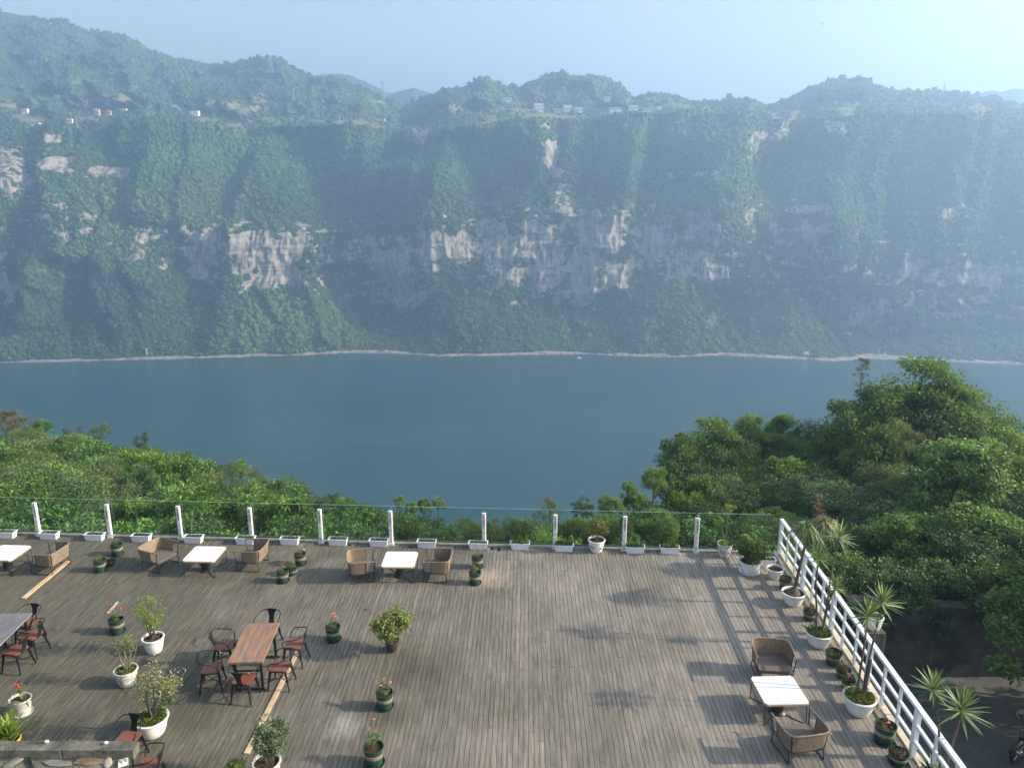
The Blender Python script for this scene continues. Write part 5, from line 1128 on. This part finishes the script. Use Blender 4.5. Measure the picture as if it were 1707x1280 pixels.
for a in [(45, 190, 9, 5, HW, HG, 'white house at the far left of the terrace, above a brown field'), (63, 210, 12, 2.6, HW, HG, 'long low white shed below the leftmost house'), (120, 207, 8, 5, HW, HR_, 'house with orange roof beside a pole, above the left cliffs', True), (165, 193, 8, 6, HP, HR_, 'pinkish red house left of the small red one', True), (185, 192, 6, 4, HP, HR_, 'small red house between the pinkish and white houses', True),
          (207, 188, 12, 4, HW, HG, 'white two-part house right of the small red house'), (327, 194, 13, 6, HW, HR_, 'pale house with one orange end standing alone'), (636, 204, 11, 3.5, HW, HG, 'low white shed at the saddle below the pylon'), (646, 198, 7, 5, HP, HG, 'pinkish house at the saddle below the pylon'), (847, 171, 12, 5, HW, HG, 'white house high on the slope, left of the twin-topped hill'),
          (897, 187, 14, 8, HW, HG, 'leftmost white house of the cliff-top hamlet', True), (929, 189, 12, 5, HP, HG, 'low pinkish house second in the cliff-top hamlet'), (946, 187, 12, 8, HW, HG, 'tall white house in the middle of the cliff-top hamlet'), (964, 188, 13, 6, HW, HG, 'white house right of the tall one in the hamlet'), (1012, 168, 11, 4, HW, HG, 'small white house on the twin hill slope'),
          (1025, 187, 17, 4.5, HW, HG, 'long low white house at the right of the hamlet'), (1055, 185, 13, 6, HW, HR_, 'rightmost white house of the hamlet, reddish roof'), (1097, 182, 7, 2.5, HW, HG, 'tiny white hut right of the hamlet')]: house(*a)
PYM = worn('galvanised', (.42, .44, .46), (.55, .57, .58), 1, .5, .3, 0)
def pylon(px, pb, pt_, label, wd=.2, simple=False):
    P_ = on_slope(px, pb, 3.9); d = P_[1]; h = (pb-pt_)*d/FOC/cp; t = empty('power_pylon' if not simple else 'power_pole', (P_[0], P_[1], P_[2]-.5), 0, label, 'pylon' if not simple else 'pole')
    b = MB()
    if simple:
        b.tube([(0, 0, -1), (0, 0, h)], .35, 6); b.bar((-h*.09, 0, h*.93), (h*.09, 0, h*.93), .3); b.build('pole', PYM, t); return
    w0 = h*wd/2; lv = [0, .22, .42, .6, .75, .88, 1.0]; ww = [w0*(1-f)**1.1+h*.018 for f in lv]
    for sx in (-1, 1):
        for sy in (-1, 1):
            for i in range(6): b.bar((sx*ww[i], sy*ww[i], lv[i]*h), (sx*ww[i+1], sy*ww[i+1], lv[i+1]*h), .45)
    for i in range(6):
        for s in (-1, 1):
            b.bar((-ww[i], s*ww[i], lv[i]*h), (ww[i+1], s*ww[i+1], lv[i+1]*h), .25); b.bar((ww[i], s*ww[i], lv[i]*h), (-ww[i+1], s*ww[i+1], lv[i+1]*h), .25)
    b.build('lattice_body', PYM, t)
    for f, l_ in ((.78, .13), (.88, .16), (.98, .10)): b = MB(); b.bar((-h*l_, 0, h*f), (h*l_, 0, h*f), .5); b.build('cross_arm', PYM, t)
pylon(452, 130, 98, 'tall lattice pylon on the left hill, just under its summit'); pylon(639, 164, 137, 'lattice pylon in the saddle between the two hill masses'); pylon(489, 170, 152, 'thin pole on the hillside right of the left pylon', simple=True); pylon(130, 212, 196, 'thin pole beside the orange-roofed house', simple=True); pylon(566, 205, 192, 'thin pole on the terrace below the bare patches', simple=True)
pylon(1573, 151, 140, 'small pylon on the right ridge, the taller of two', .25); pylon(1548, 150, 143, 'short pole on the right ridge left of the small pylon', simple=True)
def marker(px, pb, pt_, label):
    P_ = on_slope(px, pb, .5); h = (pb-pt_)*P_[1]/FOC; t = empty('channel_marker', (P_[0], P_[1]-7, P_[2]-1), 0, label, 'marker'); b = MB(); b.tube([(0, 0, -2), (0, 0, h+1)], .18, 6); b.build('pole', PYM, t)
    for f in (.38, .66, .94): b = MB(); b.box((0, -.1, h*f+1), (1.2, .8, h*.15)); b.build('board', HW, t)
marker(251, 592, 578, 'pole with three stacked white boards on the left of the far shore'); marker(1468, 598, 588, 'white marker on the far shore behind the tallest tree top')
P_ = on_slope(1338, 591, .9); t = empty('shore_signboard', (P_[0], P_[1]-8, P_[2]-1), 0, 'white signboard on legs at the foot of the right headland', 'signboard'); b = MB(); b.box((0, 0, 4.0), (4.6, .3, 2.9)); b.build('board', HW, t)
for s in (-1, 1): b = MB(); b.tube([(s*1.8, 0, -2), (s*1.8, 0, 2.8)], .15, 6); b.build('leg', PYM, t)
x, y, z = at(966, 597, WATER); t = empty('small_boat', (x, y, WATER), .15, 'tiny white boat on the water just off the far shore', 'boat'); b = MB(); b.add([(-2.2, -.7, .45), (1.4, -.75, .45), (2.6, 0, .55), (1.4, .75, .45), (-2.2, .7, .45), (-2.0, -.45, -.15), (1.2, -.5, -.15), (2.0, 0, -.1), (1.2, .5, -.15), (-2.0, .45, -.15)], [(0, 1, 2, 3, 4)]+[(i, (i+1) % 5, (i+1) % 5+5, i+5) for i in range(5)]); b.build('hull', HW, t); b = MB(); b.box((-.6, 0, .95), (1.3, .95, 1.0), bev=.1); b.build('cabin', HW, t)
# a bird in flight
x, y, z = at_y(1372, 41, 210); t = empty('bird', (x, y, z), .6, 'small dark bird flying in the sky at the upper right', 'bird'); b = MB(); b.tube([(-.28, 0, 0), (-.1, 0, .02), (.15, 0, .02), (.30, 0, .04), (.36, 0, .03)], [.02, .07, .08, .05, .01], 8)
for s in (-1, 1): b.add([(-.10, 0, .05), (.12, 0, .05), (.10, s*.35, .18), (-.04, s*.65, .10), (-.12, s*.35, .17), (-.1, 0, .035), (.12, 0, .035), (.10, s*.35, .165)], [(0, 1, 2, 4), (4, 2, 3), (5, 4, 3, 7, 6)])
b.build('body', solid('bird_dark', (.02, .02, .02), (.04, .04, .04)), t, True)
# ================================================================ the air
hz = bpy.data.materials.new('haze_air'); hz.use_nodes = True; t = hz.node_tree; t.nodes.clear()
pv = t.nodes.new('ShaderNodeVolumePrincipled'); ho = t.nodes.new('ShaderNodeOutputMaterial')
pv.inputs['Color'].default_value = (*HAZE_COL, 1); pv.inputs['Density'].default_value = HAZE_DENSITY
pv.inputs['Anisotropy'].default_value = HAZE_ANISO; t.links.new(pv.outputs[0], ho.inputs['Volume'])
HT = float(max(Z2.max(), 300))+14; print('haze top', HT)
b = MB(); b.box((0, 1150, (HT-147)/2), (6400, 3300, HT+147))
tag(b.build('haze', hz), 'thin blue morning haze hanging in the gorge air', None, None, 'stuff')
